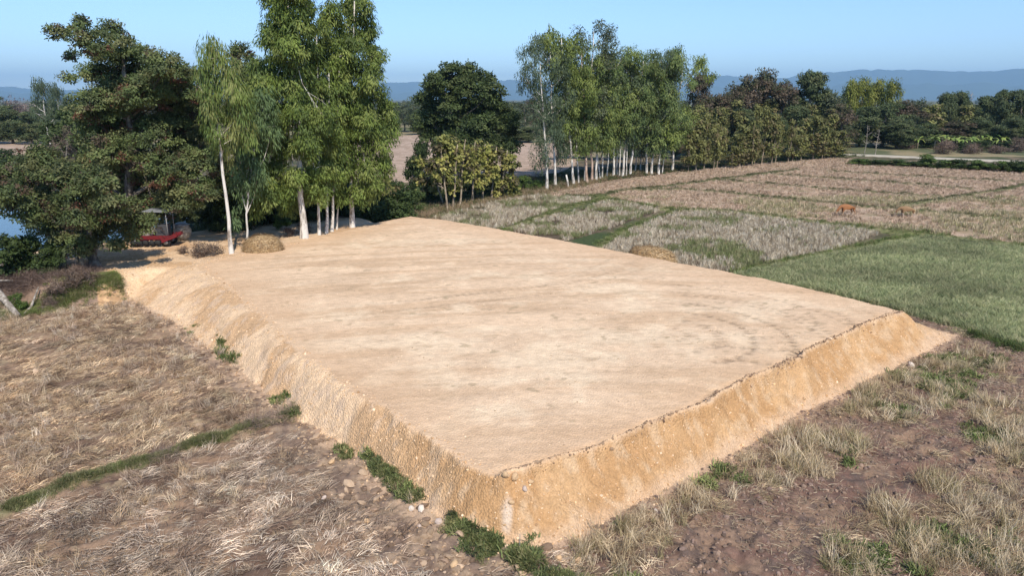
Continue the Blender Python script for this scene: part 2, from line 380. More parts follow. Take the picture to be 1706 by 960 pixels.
col = mixc(col, c3(.15, .105, .08), 1 - sstep(.5, 1.3, d + (n_fin - .5)))
# road
d = dline(X, Y, ROAD)[:, None]
col = mixc(col, c3(.62, .57, .48), 1 - sstep(1.3, 2.0, d))
# dyke / track
m = ((DD < 2.3) & ~INB)[:, None]
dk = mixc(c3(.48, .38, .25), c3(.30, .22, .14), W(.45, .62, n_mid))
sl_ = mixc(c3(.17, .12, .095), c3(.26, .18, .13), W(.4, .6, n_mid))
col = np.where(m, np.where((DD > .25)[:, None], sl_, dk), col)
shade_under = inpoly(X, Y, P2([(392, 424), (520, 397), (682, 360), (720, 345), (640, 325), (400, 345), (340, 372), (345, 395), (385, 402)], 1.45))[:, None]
cut = inpoly(X, Y, P2([(165, 430), (345, 425), (345, 470), (240, 500), (160, 500)], .8))[:, None]
col = np.where(m & cut & (DD > .05)[:, None], mixc(c3(.56, .37, .20), c3(.42, .26, .14), W(.4, .6, n_fin)), col)
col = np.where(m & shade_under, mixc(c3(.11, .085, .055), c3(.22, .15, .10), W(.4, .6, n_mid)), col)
# mound
T_ = TT[:, None]; soft = sstep(-1, -7, X)[:, None]
RR = np.hypot(X - 6, Y + 24); TH = np.arctan2(Y + 24, X - 6) * 45
streak = fbm(TH * .16, RR * .95, 121, 5)[:, None]
streak2 = fbm(TH * .09 + 7, RR * .42, 127, 4)[:, None]
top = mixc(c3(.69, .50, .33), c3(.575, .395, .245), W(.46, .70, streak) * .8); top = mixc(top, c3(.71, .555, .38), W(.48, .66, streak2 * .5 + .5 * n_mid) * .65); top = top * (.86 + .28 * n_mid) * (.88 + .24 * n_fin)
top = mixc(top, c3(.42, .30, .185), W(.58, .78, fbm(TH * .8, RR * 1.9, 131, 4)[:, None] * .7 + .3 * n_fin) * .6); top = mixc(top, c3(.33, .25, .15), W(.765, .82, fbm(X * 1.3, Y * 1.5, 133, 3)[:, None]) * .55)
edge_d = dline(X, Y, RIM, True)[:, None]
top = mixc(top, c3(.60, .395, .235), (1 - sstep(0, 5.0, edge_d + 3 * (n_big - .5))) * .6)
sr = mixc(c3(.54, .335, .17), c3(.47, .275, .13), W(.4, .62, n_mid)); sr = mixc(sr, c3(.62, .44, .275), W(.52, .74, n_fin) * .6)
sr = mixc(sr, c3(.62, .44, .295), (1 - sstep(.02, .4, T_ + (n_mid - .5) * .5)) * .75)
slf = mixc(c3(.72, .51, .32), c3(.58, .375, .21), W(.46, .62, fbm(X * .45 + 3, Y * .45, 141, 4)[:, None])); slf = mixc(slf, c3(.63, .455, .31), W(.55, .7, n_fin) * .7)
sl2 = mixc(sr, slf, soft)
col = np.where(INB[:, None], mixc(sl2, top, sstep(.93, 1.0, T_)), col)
ck = at(845, 893)[:2]; d = np.hypot((X - ck[0]) * 1.0, (Y - ck[1]) * .55)[:, None] + (n_fin - .5) * .3
col = mixc(col, c3(.80, .72, .62), (1 - sstep(.04, .22, d)) * .45)
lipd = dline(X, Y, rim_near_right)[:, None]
col = mixc(col, c3(.33, .23, .15), np.exp(-((lipd - .28) / .16) ** 2) * inpoly(X, Y, RIM)[:, None] * .55)  # shadow line inside the crest lip, painted into the soil colour
toe = (1 - sstep(.0, .8, np.where(INB, 0, dline(X, Y, BASE, True))[:, None] + (n_mid - .5) * 1.6)) * (~INB[:, None]) * (Y < 60)[:, None]
col = mixc(col, c3(.46, .32, .215), toe * .8)
# tyre marks: pairs of arcs pressed into the right end of the mound
inr = inpoly(X, Y, RIM)
def arc(cx, cy, r, a0, a1, depth=.02):
    global Z, col
    ang = np.degrees(np.arctan2(Y - cy, X - cx)); rr = np.hypot(X - cx, Y - cy)
    on = inr & (ang > a0) & (ang < a1)
    for dr_ in (0, 1.7):
        g = np.exp(-((rr - r - dr_ + .25 * (n_mid[:, 0] - .5)) / .17) ** 2) * on * sstep(.25, .4, n_fin[:, 0]) * (.6 + .4 * np.sign(np.sin(rr * 0 + np.radians(ang) * max(r, 1) * 14)))
        Z = Z - depth * g
        col = mixc(col, col * .72, g[:, None] * min(.95, depth * 36))
mc = at(1180, 560, MH)
for r in (1.0, 2.4, 4.2, 6.0, 8.2): arc(mc[0] - 2.0, mc[1] + .3, r, -80 + r * 3, 60 + r * 2, .03)
for r in (3.4, 5.3): arc(mc[0] + 3.0, mc[1] + 3.2, r, -120, 10, .025)
for k in range(5): arc(mc[0] - 26 + k, mc[1] + 28 + k * 3, 24 + 2.4 * k, -75, -20, .012)

for k in range(6):
    arc(6 + rng.uniform(-3, 3), -24 + rng.uniform(-3, 3), rng.uniform(50, 88), rng.uniform(70, 95), rng.uniform(100, 125), .008)
ny, nx = GX.shape
idx = np.arange(ny * nx).reshape(ny, nx)
F = np.stack([idx[:-1, :-1], idx[:-1, 1:], idx[1:, 1:], idx[1:, :-1]], -1).reshape(-1, 4)
fx = X[F].mean(1); fy = Y[F].mean(1)
fm = INB[F].sum(1) >= 2
fd = (DD[F].min(1) < 2.3) & ~fm
froad = np.zeros(len(fx), bool)
fleft = (fx < 2.0) & (fy < 62) & ~fm & ~fd
fright = (fx >= 2.0) & (fy < 48) & ~fm & ~fd & ~inpoly(fx, fy, GREEN)
fpink = (inpoly(fx, fy, PINK) | inpoly(fx, fy, ST1) | inpoly(fx, fy, ST2) | inpoly(fx, fy, ST3)) & ~(fm | fd | fleft | fright)
fgreen = inpoly(fx, fy, GREEN) & ~(fm | fd | fleft)
frest = ~(fm | fd | froad | fleft | fright | fpink | fgreen)
allv = np.stack([X, Y, Z], -1)
stony = np.where(INB, (1 - sstep(.97, 1.0, TT)) * .85 + .15, .2)
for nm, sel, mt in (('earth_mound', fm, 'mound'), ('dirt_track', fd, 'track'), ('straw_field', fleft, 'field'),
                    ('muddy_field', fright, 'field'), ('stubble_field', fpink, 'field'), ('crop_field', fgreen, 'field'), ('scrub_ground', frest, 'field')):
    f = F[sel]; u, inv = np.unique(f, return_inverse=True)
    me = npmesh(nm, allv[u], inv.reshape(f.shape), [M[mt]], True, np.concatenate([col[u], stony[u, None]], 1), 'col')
    tag(link(nm, me), kind='structure')
# the plain beyond, out to the horizon
V = []; rings = [0, 100, 300, 800, 2500, 8000, 26000]
F2 = []; k = 48
for r_ in rings: V += [(r_ * math.cos(2 * math.pi * j / k), r_ * math.sin(2 * math.pi * j / k), -1.7 if r_ < 900 else -1.7) for j in range(k)]
for i in range(len(rings) - 1):
    for j in range(k): F2.append((i * k + j, i * k + (j + 1) % k, (i + 1) * k + (j + 1) % k, (i + 1) * k + j))
tag(link('ground', npmesh('ground', V, F2, [M['field']], True, np.tile(c3(.12, .115, .06), (len(V), 1)), 'col')), kind='structure')
rp = []
for i in range(len(ROAD) - 1):
    for q in range(6): rp.append(ROAD[i] + (ROAD[i + 1] - ROAD[i]) * q / 6)
rp = np.array(rp); tg = np.gradient(rp, axis=0); tg = tg / np.linalg.norm(tg, axis=1)[:, None]; nr = np.stack([-tg[:, 1], tg[:, 0]], -1)
V = []; n = len(rp)
for off, h in ((-1.9, -.2), (-1.3, .24), (0, .28), (1.3, .24), (1.9, -.2)): V.append(np.concatenate([rp + nr * off, np.full((n, 1), h)], 1))
id_ = np.arange(5 * n).reshape(5, n); Fm = np.stack([id_[:-1, :-1], id_[1:, :-1], id_[1:, 1:], id_[:-1, 1:]], -1).reshape(-1, 4)
tag(link('concrete_road', npmesh('concrete_road', np.concatenate(V), Fm[:, ::-1], [M['track']], False, np.tile(c3(.40, .36, .29), (5 * n, 1)), 'col')), kind='structure')
# ------------------------------------------------------------------ pond
wm = mat('pond_water', (.02, .04, .05), .06, .5)
n = nd(wm, 'ShaderNodeTexNoise', _Scale=2.5, _Detail=4.0); g = nd(wm, 'ShaderNodeNewGeometry'); lk(wm, g.outputs['Position'], n.inputs[0])
bp = nd(wm, 'ShaderNodeBump', _Strength=.25, _Distance=.05); lk(wm, n.outputs[0], bp.inputs['Height']); lk(wm, bp.outputs[0], wm.node_tree.nodes['Principled BSDF'].inputs['Normal'])
pv = [(a, b, -.3) for a, b in POND * 1.0]
me = bpy.data.meshes.new('pond_water'); me.from_pydata(pv, [], [tuple(range(len(pv)))]); me.materials.append(wm)
tag(link('pond_water', me), kind='structure')
# ------------------------------------------------------------------ mountains, 16 to 20 km off
mm = mat('forested_mountain', (.06, .085, .05), .95)
def ridge(name, dist, prof, seed, depth=3500):
    az = np.linspace(-75, 75, 640); na = len(az)
    pxs = 853 + FOC * np.tan(np.radians(az)) * 1.0
    hpx = np.interp(pxs, [p[0] for p in prof], [p[1] for p in prof])
    h = (HORIZON - hpx) / FOC * dist / np.cos(np.radians(az)) ** 0 
    h = np.maximum(20, h * .93 + (fbm(az * 1.1, az * 0, seed, 5) - .5) * 120)
    V = []; rows = 14
    for j in range(rows):
        t = j / (rows - 1)
        d = dist - depth * (1 - t) 
        hh = h * (t ** 1.3) * (1 if j == rows - 1 else (.75 + .5 * fbm(az * .9 + j * .15, np.full(na, j * .8), seed + 5, 4)))
        hh = np.minimum(hh, h * (.25 + .75 * t))
        V.append(np.stack([d * np.sin(np.radians(az)), d * np.cos(np.radians(az)), hh - 3], -1))
    V = np.concatenate(V); id_ = np.arange(rows * na).reshape(rows, na)
    Fm = np.stack([id_[:-1, :-1], id_[:-1, 1:], id_[1:, 1:], id_[1:, :-1]], -1).reshape(-1, 4)
    tag(link(name, npmesh(name, V, Fm, [mm], True)), kind='structure')
ridge('mountains', 19000, [(-3000, 140), (-200, 150), (0, 146), (120, 152), (400, 146), (640, 138), (700, 137), (760, 142), (850, 132), (900, 136), (1100, 130), (1180, 126), (1240, 128), (1290, 132), (1320, 124), (1360, 125), (1430, 119), (1470, 120), (1500, 124), (1560, 126), (1706, 124), (1900, 130), (4000, 135)], 201)
ridge('foothills', 15500, [(-3000, 158), (600, 152), (900, 150), (1200, 144), (1500, 142), (1706, 144), (4000, 150)], 223, 2000)

# ------------------------------------------------------------------ scatter: one 'stuff' object of many small tufts or lumps
def blades(n, L, w, spread, up, bend, base=.05, shade=(.75, 1.25), seg=2, tipw=.3):
    """n thin blades; spread: heading range, up: (min,max) elevation at the root, bend: how far the tip falls"""
    V = []; F = []; Cc = []
    for i in range(n):
        a = random.uniform(-spread, spread) if spread < 3 else random.uniform(0, 2 * math.pi)
        e = random.uniform(*up); l = L * random.uniform(.55, 1.15); ww = w * random.uniform(.7, 1.3)
        p = Vector((random.gauss(0, base), random.gauss(0, base), random.uniform(0, .02)))
        h = Vector((math.cos(a), math.sin(a), 0)); s = Vector((-h.y, h.x, 0)) * ww / 2
        s = Matrix.Rotation(random.uniform(-1, 1), 3, h) @ s
        k = len(V); f = random.uniform(*shade)
        for j in range(seg + 1):
            t = j / seg; ee = e - bend * t
            q = 1 - (1 - tipw) * t
            V += [p - s * q, p + s * q]; Cc += [(f, f, f)] * 2
            p = p + (h * math.cos(ee) + Vector((0, 0, math.sin(ee)))) * (l / seg)
            if p.z < .012: p.z = .012 + random.uniform(0, .03)
        for j in range(seg): F.append((k + 2 * j, k + 2 * j + 1, k + 2 * j + 3, k + 2 * j + 2))
    return npmesh('blades', V, F, [M['tuft']], False, Cc, 'shade')
def lump(rough=.25, flat=.7):
    import bmesh
    bm = bmesh.new(); bmesh.ops.create_icosphere(bm, subdivisions=2, radius=1)
    o = random.uniform(0, 100)
    for v in bm.verts:
        c = v.co.copy(); f = 1 + rough * (2 * float(fbm(np.array([c.x * 1.3 + o]), np.array([c.y * 1.3 + c.z * 1.7]), 7, 3)[0]) - 1) * 2
        v.co = Vector((c.x * f, c.y * f * .85, c.z * f * flat))
    me = bpy.data.meshes.new('lump'); bm.to_mesh(me); bm.free(); me.materials.append(M['lump'])
    a = me.attributes.new('shade', 'FLOAT_COLOR', 'POINT'); a.data.foreach_set('color', np.ones(len(me.vertices) * 4, np.float32))
    return me
PROTO = {}
def scatter(name, protos, P, rotz, scl, tint, tilt=None):
    P = np.asarray(P, np.float32); N = len(P)
    if N == 0: return
    me = bpy.data.meshes.new(name); me.vertices.add(N); me.vertices.foreach_set('co', P.ravel())
    rot = np.zeros((N, 3), np.float32); rot[:, 2] = rotz
    if tilt is not None: rot[:, :2] = tilt
    me.attributes.new('turn', 'FLOAT_VECTOR', 'POINT').data.foreach_set('vector', rot.ravel())
    s = np.asarray(scl, np.float32); s = np.repeat(s[:, None], 3, 1) if s.ndim == 1 else s
    me.attributes.new('size', 'FLOAT_VECTOR', 'POINT').data.foreach_set('vector', np.ascontiguousarray(s).ravel())
    t4 = np.ones((N, 4), np.float32); t4[:, :3] = tint
    me.attributes.new('tint', 'FLOAT_COLOR', 'POINT').data.foreach_set('color', t4.ravel())
    me.attributes.new('pick', 'INT', 'POINT').data.foreach_set('value', rng.integers(0, len(protos), N).astype(np.int32))
    o = link(name, me); tag(o, kind='stuff')
    ng = bpy.data.node_groups.new(name, 'GeometryNodeTree')
    ng.interface.new_socket('Geometry', in_out='INPUT', socket_type='NodeSocketGeometry'); ng.interface.new_socket('Geometry', in_out='OUTPUT', socket_type='NodeSocketGeometry')
    N_ = ng.nodes.new; L = ng.links.new; gi = N_('NodeGroupInput'); go = N_('NodeGroupOutput'); j = N_('GeometryNodeJoinGeometry'); L(j.outputs[0], go.inputs[0])
    def na(t, n):
        x = N_('GeometryNodeInputNamedAttribute'); x.data_type = t; x.inputs['Name'].default_value = n; return x.outputs['Attribute']
    e = N_('FunctionNodeEulerToRotation'); L(na('FLOAT_VECTOR', 'turn'), e.inputs[0]); sz = na('FLOAT_VECTOR', 'size'); pk = na('INT', 'pick')
    for k, pm in enumerate(protos):
        po = bpy.data.objects.new('tuft_source', pm)
        oi = N_('GeometryNodeObjectInfo'); oi.inputs['Object'].default_value = po
        io = N_('GeometryNodeInstanceOnPoints'); L(gi.outputs[0], io.inputs['Points']); L(oi.outputs['Geometry'], io.inputs['Instance'])
        L(e.outputs[0], io.inputs['Rotation']); L(sz, io.inputs['Scale'])
        c = N_('FunctionNodeCompare'); c.data_type = 'INT'; c.operation = 'EQUAL'; L(pk, c.inputs[2]); c.inputs[3].default_value = k
        L(c.outputs[0], io.inputs['Selection']); L(io.outputs[0], j.inputs[0])
    md = o.modifiers.new('scatter', 'NODES'); md.node_group = ng
    return o
def pts(n, x0, x1, y0, y1):
    x = rng.uniform(x0, x1, n); y = rng.uniform(y0, y1, n)
    k = (np.abs(x) < .78 * y + 10) ; return x[k], y[k]
def ground_pts(x, y, dz=0.0):
    z = ground_z(x, y)[0]; return np.stack([x, y, z + dz], -1)
def pal(n, cols, jit=.12):
    cols = np.array(cols); c = cols[rng.integers(0, len(cols), n)]
    return np.clip(c * (1 + rng.normal(0, jit, (n, 1))), .01, .9)
def along(line, n, half, x0=-60, x1=140):
    seg = np.diff(line, axis=0); L = np.hypot(seg[:, 0], seg[:, 1]); cum = np.concatenate([[0], np.cumsum(L)])
    s = rng.uniform(0, cum[-1], n); k = np.searchsorted(cum, s) - 1; k = k.clip(0, len(L) - 1); f = (s - cum[k]) / L[k]
    p = line[k] + seg[k] * f[:, None]; nrm = np.stack([-seg[k, 1], seg[k, 0]], -1) / L[k][:, None]
    p = p + nrm * rng.normal(0, half, (n, 1)); return p[:, 0], p[:, 1]
GR = [(.11, .16, .04), (.15, .19, .055), (.085, .12, .035), (.20, .21, .08)]
def zones(x, y):
    _, inb, t, dd = ground_z(x, y, False); return inb, t, dd

flat = [blades(56, .36, .017, .9, (-.02, .55), .7, .22, (.4, 1.6)) for _ in range(5)]
messy = [blades(40, .55, .016, 3.2, (.05, .7), .9, .16, (.6, 1.35), 3) for _ in range(3)]
stand = [blades(26, .58, .018, 3.2, (.95, 1.5), .55, .09, (.65, 1.3), 3) for _ in range(3)]
stub = [blades(12, .30, .020, 3.2, (1.0, 1.5), .25, .05, (.7, 1.25), 1, .8) for _ in range(3)]
crop = [blades(26, .48, .022, 3.2, (.9, 1.45), .9, .14, (.75, 1.25), 2) for _ in range(3)]
grass = [blades(26, .26, .020, 3.2, (.5, 1.4), .7, .12, (.7, 1.3), 2) for _ in range(3)]
weed = [blades(60, .30, .05, 3.2, (.1, 1.4), .6, .16, (.6, 1.4), 2, .5) for _ in range(3)]
twigs = [blades(36, .9, .018, 3.2, (-.1, .9), .3, .25, (.6, 1.3), 2) for _ in range(3)]
lumps = [lump() for _ in range(4)]
STRAW = [(.60, .44, .27), (.50, .36, .22), (.72, .58, .39), (.32, .21, .135), (.56, .42, .29)]
STRAW_LOW = [(.56, .44, .32), (.46, .345, .25), (.72, .60, .46), (.27, .19, .135), (.54, .43, .33)]

# flattened rice straw, left of the mound
x, y = pts(17000, -46, 2, 12.5, 50)
inb, t, dd = zones(x, y); cl = inpoly(x, y, CLODS)
lower = y < np.interp(x, bund_left[:, 0], bund_left[:, 1])
den = fbm(x * .35, y * .35, 301, 3)
keep = ~inb & (dd > 1.8) & (rng.random(len(x)) < np.where(cl, .08, np.clip(.5 + (den - .38) * 2.2, .12, 1))) & (dline(x, y, bund_left) > .34) & (dline(x, y, bund_up_left) > .95) & (dline(x, y, bund_toe) > .5) & (dline(x, y, BASE, True) > .5 + .9 * (1 - lower))
x, y, lower = x[keep], y[keep], lower[keep]
ang = .25 + 2.6 * (fbm(x * .16, y * .16, 311, 2) - .5) + 1.6 * (fbm(x * .8, y * .8, 313, 2) - .5) + rng.normal(0, .8, len(x))
tint = np.where(lower[:, None], pal(len(x), STRAW_LOW), pal(len(x), STRAW)) * (.35 + 1.3 * fbm(x * .6, y * .6, 317, 4))[:, None]
scatter('flattened_straw', flat, ground_pts(x, y), ang, rng.uniform(.7, 1.25, len(x)), tint, rng.normal(0, .09, (len(x), 2)))
# half raised straw heaps in the same fields, along the left edge and the bottom
x, y = pts(9000, -46, 1, 12.5, 47)
inb, t, dd = zones(x, y); cl = inpoly(x, y, CLODS)
h = fbm(x * .33, y * .33, 331, 4) + .16 * sstep(-9, -16, x - (y - 16) * -.75) + .10 * sstep(19, 14, y)
keep = ~inb & (dd > 2.3) & ~cl & (h > .545) & (dline(x, y, bund_left) > .5)
x, y = x[keep], y[keep]
scatter('raised_straw', messy + stand, ground_pts(x, y), rng.uniform(0, 6.3, len(x)), rng.uniform(.6, 1.05, len(x)), pal(len(x), STRAW + STRAW_LOW), rng.normal(.1, .35, (len(x), 2)))

# right foreground: lodged straw, green weeds, mud
blobs_straw = [P2(q) for q in ([(1410, 690), (1440, 640), (1520, 600), (1600, 585), (1690, 600), (1650, 640), (1560, 690), (1500, 705)],
                               [(1160, 800), (1220, 745), (1300, 715), (1400, 720), (1460, 745), (1400, 790), (1300, 815)],
                               [(1440, 850), (1530, 790), (1640, 800), (1706, 830), (1800, 960), (1600, 990), (1480, 930)],
                               [(1380, 890), (1450, 850), (1480, 960), (1400, 990), (1370, 940)],
                               [(1620, 660), (1720, 690), (1760, 790), (1660, 770), (1600, 720)],
                               [(960, 905), (1080, 845), (1180, 790), (1230, 830), (1130, 880), (1080, 990), (960, 990)])]
def blobw(x, y, L, feather=1.0):
    w = np.zeros(len(x))
    for b in L: w = np.maximum(w, np.where(inpoly(x, y, b), .5 + np.minimum(.5, dline(x, y, b, True) / feather), .5 - np.minimum(.5, dline(x, y, b, True) / feather)))
    return w
x, y = pts(24000, 0, 40, 12.5, 46)
inb, t, dd = zones(x, y)
w = blobw(x, y, blobs_straw); nz = fbm(x * .8, y * .8, 341, 4)
keep = ~inb & ~inpoly(x, y, GREEN) & (dline(x, y, BASE, True) > .25) & (dline(x, y, crop_bund + np.array([.9, -1.3])) > 1.2) & (w + (nz - .5) * 3.0 > .66)
x, y, w = x[keep], y[keep], w[keep]
k2 = rng.random(len(x)) < .55; x, y = x[k2], y[k2]
scatter('lodged_straw', flat + messy + messy, ground_pts(x, y), rng.uniform(-.6, .9, len(x)) + 2.5 * (fbm(x * .3, y * .3, 345, 2) - .5), rng.uniform(.55, 1.05, len(x)), pal(len(x), [(.56, .44, .28), (.66, .54, .37), (.38, .28, .17), (.28, .195, .13), (.48, .38, .22)]), rng.normal(0, .2, (len(x), 2)))
x, y = pts(16000, 0, 40, 12.5, 46)
inb, t, dd = zones(x, y); w = blobw(x, y, blobs_straw); nz = fbm(x * .75, y * .75, 351, 4)
keep = ~inb & ~inpoly(x, y, GREEN) & (dline(x, y, BASE, True) > .35) & (dline(x, y, crop_bund + np.array([.9, -1.3])) > 1.4) & (w > .45) & (nz > .48)
x, y = x[keep], y[keep]
scatter('standing_straw', stand, ground_pts(x, y), rng.uniform(0, 6.3, len(x)), rng.uniform(.6, 1.25, len(x)) * (.7 + .6 * fbm(x * .9, y * .9, 353, 2)), pal(len(x), [(.62, .50, .33), (.54, .42, .26), (.46, .36, .22), (.34, .29, .15), (.68, .57, .40)]), rng.normal(.05, .22, (len(x), 2)))
x, y = pts(15000, 0, 40, 12.5, 46)
inb, t, dd = zones(x, y); w = blobw(x, y, blobs_straw, .5); nz = fbm(x * .55, y * .55, 361, 4)
keep = ~inb & ~inpoly(x, y, GREEN) & (dline(x, y, BASE, True) > .25) & (w > .4) & (nz > .55)
x, y = x[keep], y[keep]
scatter('green_weeds', grass + weed, ground_pts(x, y), rng.uniform(0, 6.3, len(x)), rng.uniform(.5, 1.1, len(x)), pal(len(x), [(.15, .19, .06), (.22, .25, .09), (.10, .13, .04), (.17, .16, .08)]))
litter = [blades(9, .30, .015, 3.2, (-.02, .35), .4, .25, (.6, 1.4)) for _ in range(4)]
x, y = pts(20000, 0, 40, 12.5, 46)
inb, t, dd = zones(x, y); keep = ~inb & ~inpoly(x, y, GREEN) & (fbm(x * .6, y * .6, 365, 4) > .40); x, y = x[keep], y[keep]
scatter('straw_litter', litter, ground_pts(x, y), rng.uniform(0, 6.3, len(x)), rng.uniform(.6, 1.2, len(x)), pal(len(x), [(.46, .36, .23), (.36, .26, .17), (.56, .46, .32), (.24, .17, .12)]))
# dry mud crumbs
x, y = pts(60000, 0, 40, 12.5, 46)
inb, t, dd = zones(x, y)
keep = ~inb & ~inpoly(x, y, GREEN) & (fbm(x * 1.2, y * 1.2, 371, 3) > .42); x, y = x[keep], y[keep]
sz = rng.lognormal(-3.25, .5, len(x)).clip(.012, .10)
scatter('mud_crumbs', lumps, ground_pts(x, y), rng.uniform(0, 6.3, len(x)), sz, pal(len(x), [(.21, .145, .115), (.26, .18, .13), (.15, .105, .08)]), rng.normal(0, .5, (len(x), 2)))
# clods along the left toe
x, y = pts(60000, -30, 4, 12.5, 48)
inb, t, dd = zones(x, y); dtoe = dline(x, y, BASE, True)
keep = (~inb & inpoly(x, y, CLODS)) | (~inb & (dd > 1) & (rng.random(len(x)) < .5 * np.exp(-dtoe / 1.0))) | (~inb & (rng.random(len(x)) < .018))
keep &= fbm(x * 1.5, y * 1.5, 381, 3) > .42
x, y = x[keep], y[keep]; sz = rng.lognormal(-2.95, .55, len(x)).clip(.02, .17)
scatter('earth_clods', lumps, ground_pts(x, y), rng.normal(.2, .5, len(x)), np.stack([sz * 1.25, sz, sz * .8], -1), pal(len(x), [(.25, .17, .115), (.33, .235, .155), (.19, .13, .09), (.42, .30, .20)]), rng.normal(0, .4, (len(x), 2)))
# laterite gravel on the slopes, thick at the toe, and added shade clods along the crest
x, y = pts(230000, -32, 28, 16, 56)
inb, t, dd = zones(x, y); sl = (t > .0) & (t < .99) & inb
dr = dline(x, y, RIM, True)
toe = (~inb) & (dd > .5) & (rng.random(len(x)) < .55 * np.exp(-dline(x, y, BASE, True) / .45))
prob = np.where(t < .35, .85, .42) * np.where(y < 34, 1, .5)
keep = (sl & (rng.random(len(x)) < prob) & (fbm(x * .9, y * .9, 391, 3) > .40)) | toe | (inb & (dr < .35) & (dline(x, y, rim_far_right) > .5) & (rng.random(len(x)) < .35))
x, y = x[keep], y[keep]; sz = rng.lognormal(-3.75, .42, len(x)).clip(.01, .09)
scatter('laterite_gravel', lumps, ground_pts(x, y), rng.uniform(0, 6.3, len(x)), sz, pal(len(x), [(.66, .45, .26), (.58, .37, .19), (.68, .50, .33), (.44, .27, .14), (.64, .45, .28)], .1), rng.normal(0, .5, (len(x), 2)))
x, y = along(rim_near_right, 2600, .10); x, y = x - .06, y + .16
sz = rng.lognormal(-3.5, .5, len(x)).clip(.015, .10)
scatter('crest_shade_clods', lumps, ground_pts(x, y), rng.uniform(0, 6.3, len(x)), sz, pal(len(x), [(.30, .20, .125), (.24, .155, .10), (.44, .30, .19)]), rng.normal(0, .5, (len(x), 2)))  # clods added with a dark tint to deepen the crest's shadow line
# loose grit on the flat top
x, y = pts(26000, -22, 22, 19, 44)
inb, t, dd = zones(x, y); keep = (t > .9) & (fbm(x * .5, y * 1.4, 395, 3) > .5); x, y = x[keep], y[keep]
scatter('surface_grit', lumps, ground_pts(x, y), rng.uniform(0, 6.3, len(x)), rng.lognormal(-4.35, .5, len(x)).clip(.005, .045), pal(len(x), [(.60, .46, .31), (.52, .38, .25), (.66, .51, .35), (.36, .26, .17)], .08))

# grass on the bunds
def grass_line(line, n, half, size, cols=GR, thr=.0, protos=None):
    x, y = along(line, n, half); k = (np.abs(x) < .78 * y + 6.5) & (fbm(x * .7, y * .7, 401, 3) > thr); x, y = x[k], y[k]
    inb, t, dd = zones(x, y); x, y = x[~inb | (t < .25)], y[~inb | (t < .25)]
    return ground_pts(x, y), rng.uniform(.35, 1.3, len(x)) * size * (.5 + fbm(x * 1.1, y * 1.1, 403, 2)), pal(len(x), cols) * (.6 + .8 * fbm(x * 1.7, y * 1.7, 405, 2))[:, None]
def grass_set(name, items, protos):
    A = [grass_line(*i) for i in items]; p = np.concatenate([a[0] for a in A])
    scatter(name, protos, p, rng.uniform(0, 6.3, len(p)), np.concatenate([a[1] for a in A]), np.concatenate([a[2] for a in A]))
DG2 = [(.13, .16, .055), (.17, .20, .07), (.24, .23, .10), (.09, .11, .045)]
DG = [(.075, .11, .03), (.10, .15, .04), (.14, .18, .05), (.06, .08, .03)]
grass_set('bund_grass', [(bund_left, 2600, .15, .6, [(.14, .155, .055), (.20, .20, .09), (.10, .125, .04), (.27, .24, .13)], .36), (bund_up_left, 8000, .5, .8, [(.16, .20, .055), (.22, .24, .08), (.13, .16, .045), (.28, .26, .13)], .3), (crop_bund, 500, .3, .8, DG, .45)], grass)
grass_set('toe_weeds', [(bund_toe, 2600, .12, .55, DG2, .34), (P2([(568, 735), (578, 752)], .3), 50, .12, .6, DG2), (P2([(800, 900), (850, 925), (900, 955), (960, 985)]), 500, .28, .7, DG2, .42), (P2([(320, 548), (350, 570), (400, 610)]), 170, .3, .7, GR, .52), (P2([(455, 655), (500, 690)], .3), 80, .25, .7, GR, .4)], grass + weed)
grass_set('field_bund_grass', [(b, int(90 * np.hypot(*np.diff(b, axis=0).T).sum() / (9 if k in green_bunds else 16)), .5 if k in green_bunds else .40, 1.25, GR + [(.24, .23, .11)] if k in green_bunds else [(.10, .115, .045), (.15, .14, .07), (.08, .09, .04)], .3) for k, b in enumerate(bunds)] + [(b, 650, .45, .9, GR + [(.25, .25, .12)], .42) for b in soft_bunds], grass)
# dead purple weeds standing on the left bund
x, y = along(bund_left, 700, .32); k = fbm(x * .5, y * .5, 411, 3) > .52; x, y = x[k] + .1, y[k] + .3
scatter('dry_weeds', messy + twigs, ground_pts(x, y), rng.uniform(0, 6.3, len(x)), rng.uniform(.3, .85, len(x)), pal(len(x), [(.24, .17, .14), (.34, .25, .19), (.44, .34, .24)]))

# stubble fields
def in_any(x, y, L):
    r = np.zeros(len(x), bool)
    for q in L: r |= inpoly(x, y, q)
    return r
x, y = pts(56000, -14, 45, 42, 100)
dB = np.minimum.reduce([dline(x, y, b) for b in (bunds[0], bunds[8], bunds[9], *soft_bunds)])
keep = in_any(x, y, (ST1, ST2, ST3)) & (dB > .55) & (fbm(x * .45, y * .45, 421, 4) > np.where(inpoly(x, y, ST1), .26, .40))
x, y = x[keep], y[keep]; s1 = inpoly(x, y, ST1)
gr = (fbm(x * .3, y * .3, 425, 3) + rng.normal(0, .07, len(x)) > np.where(s1, .62, .53))
tint = np.where(gr[:, None], pal(len(x), [(.20, .23, .09), (.30, .29, .15)]), pal(len(x), [(.66, .57, .43), (.56, .47, .34), (.74, .66, .52), (.30, .23, .16), (.40, .33, .23)]))
sc_ = rng.uniform(.7, 1.3, len(x)); scatter('white_stubble', stub, ground_pts(x, y), rng.uniform(0, 6.3, len(x)), np.stack([sc_ * 1.1, sc_ * 1.1, sc_ * 1.2], -1), tint, rng.normal(0, .12, (len(x), 2)))
x, y = pts(100000, 4, 150, 60, 172)
keep = inpoly(x, y, PINK) & (np.minimum.reduce([dline(x, y, b) for b in bunds]) > .6) & (dline(x, y, TRACK) > 2) & (rng.random(len(x)) < np.clip(110 / y, .4, 1)) & (fbm(x * .3, y * .4, 431, 4) > .34)
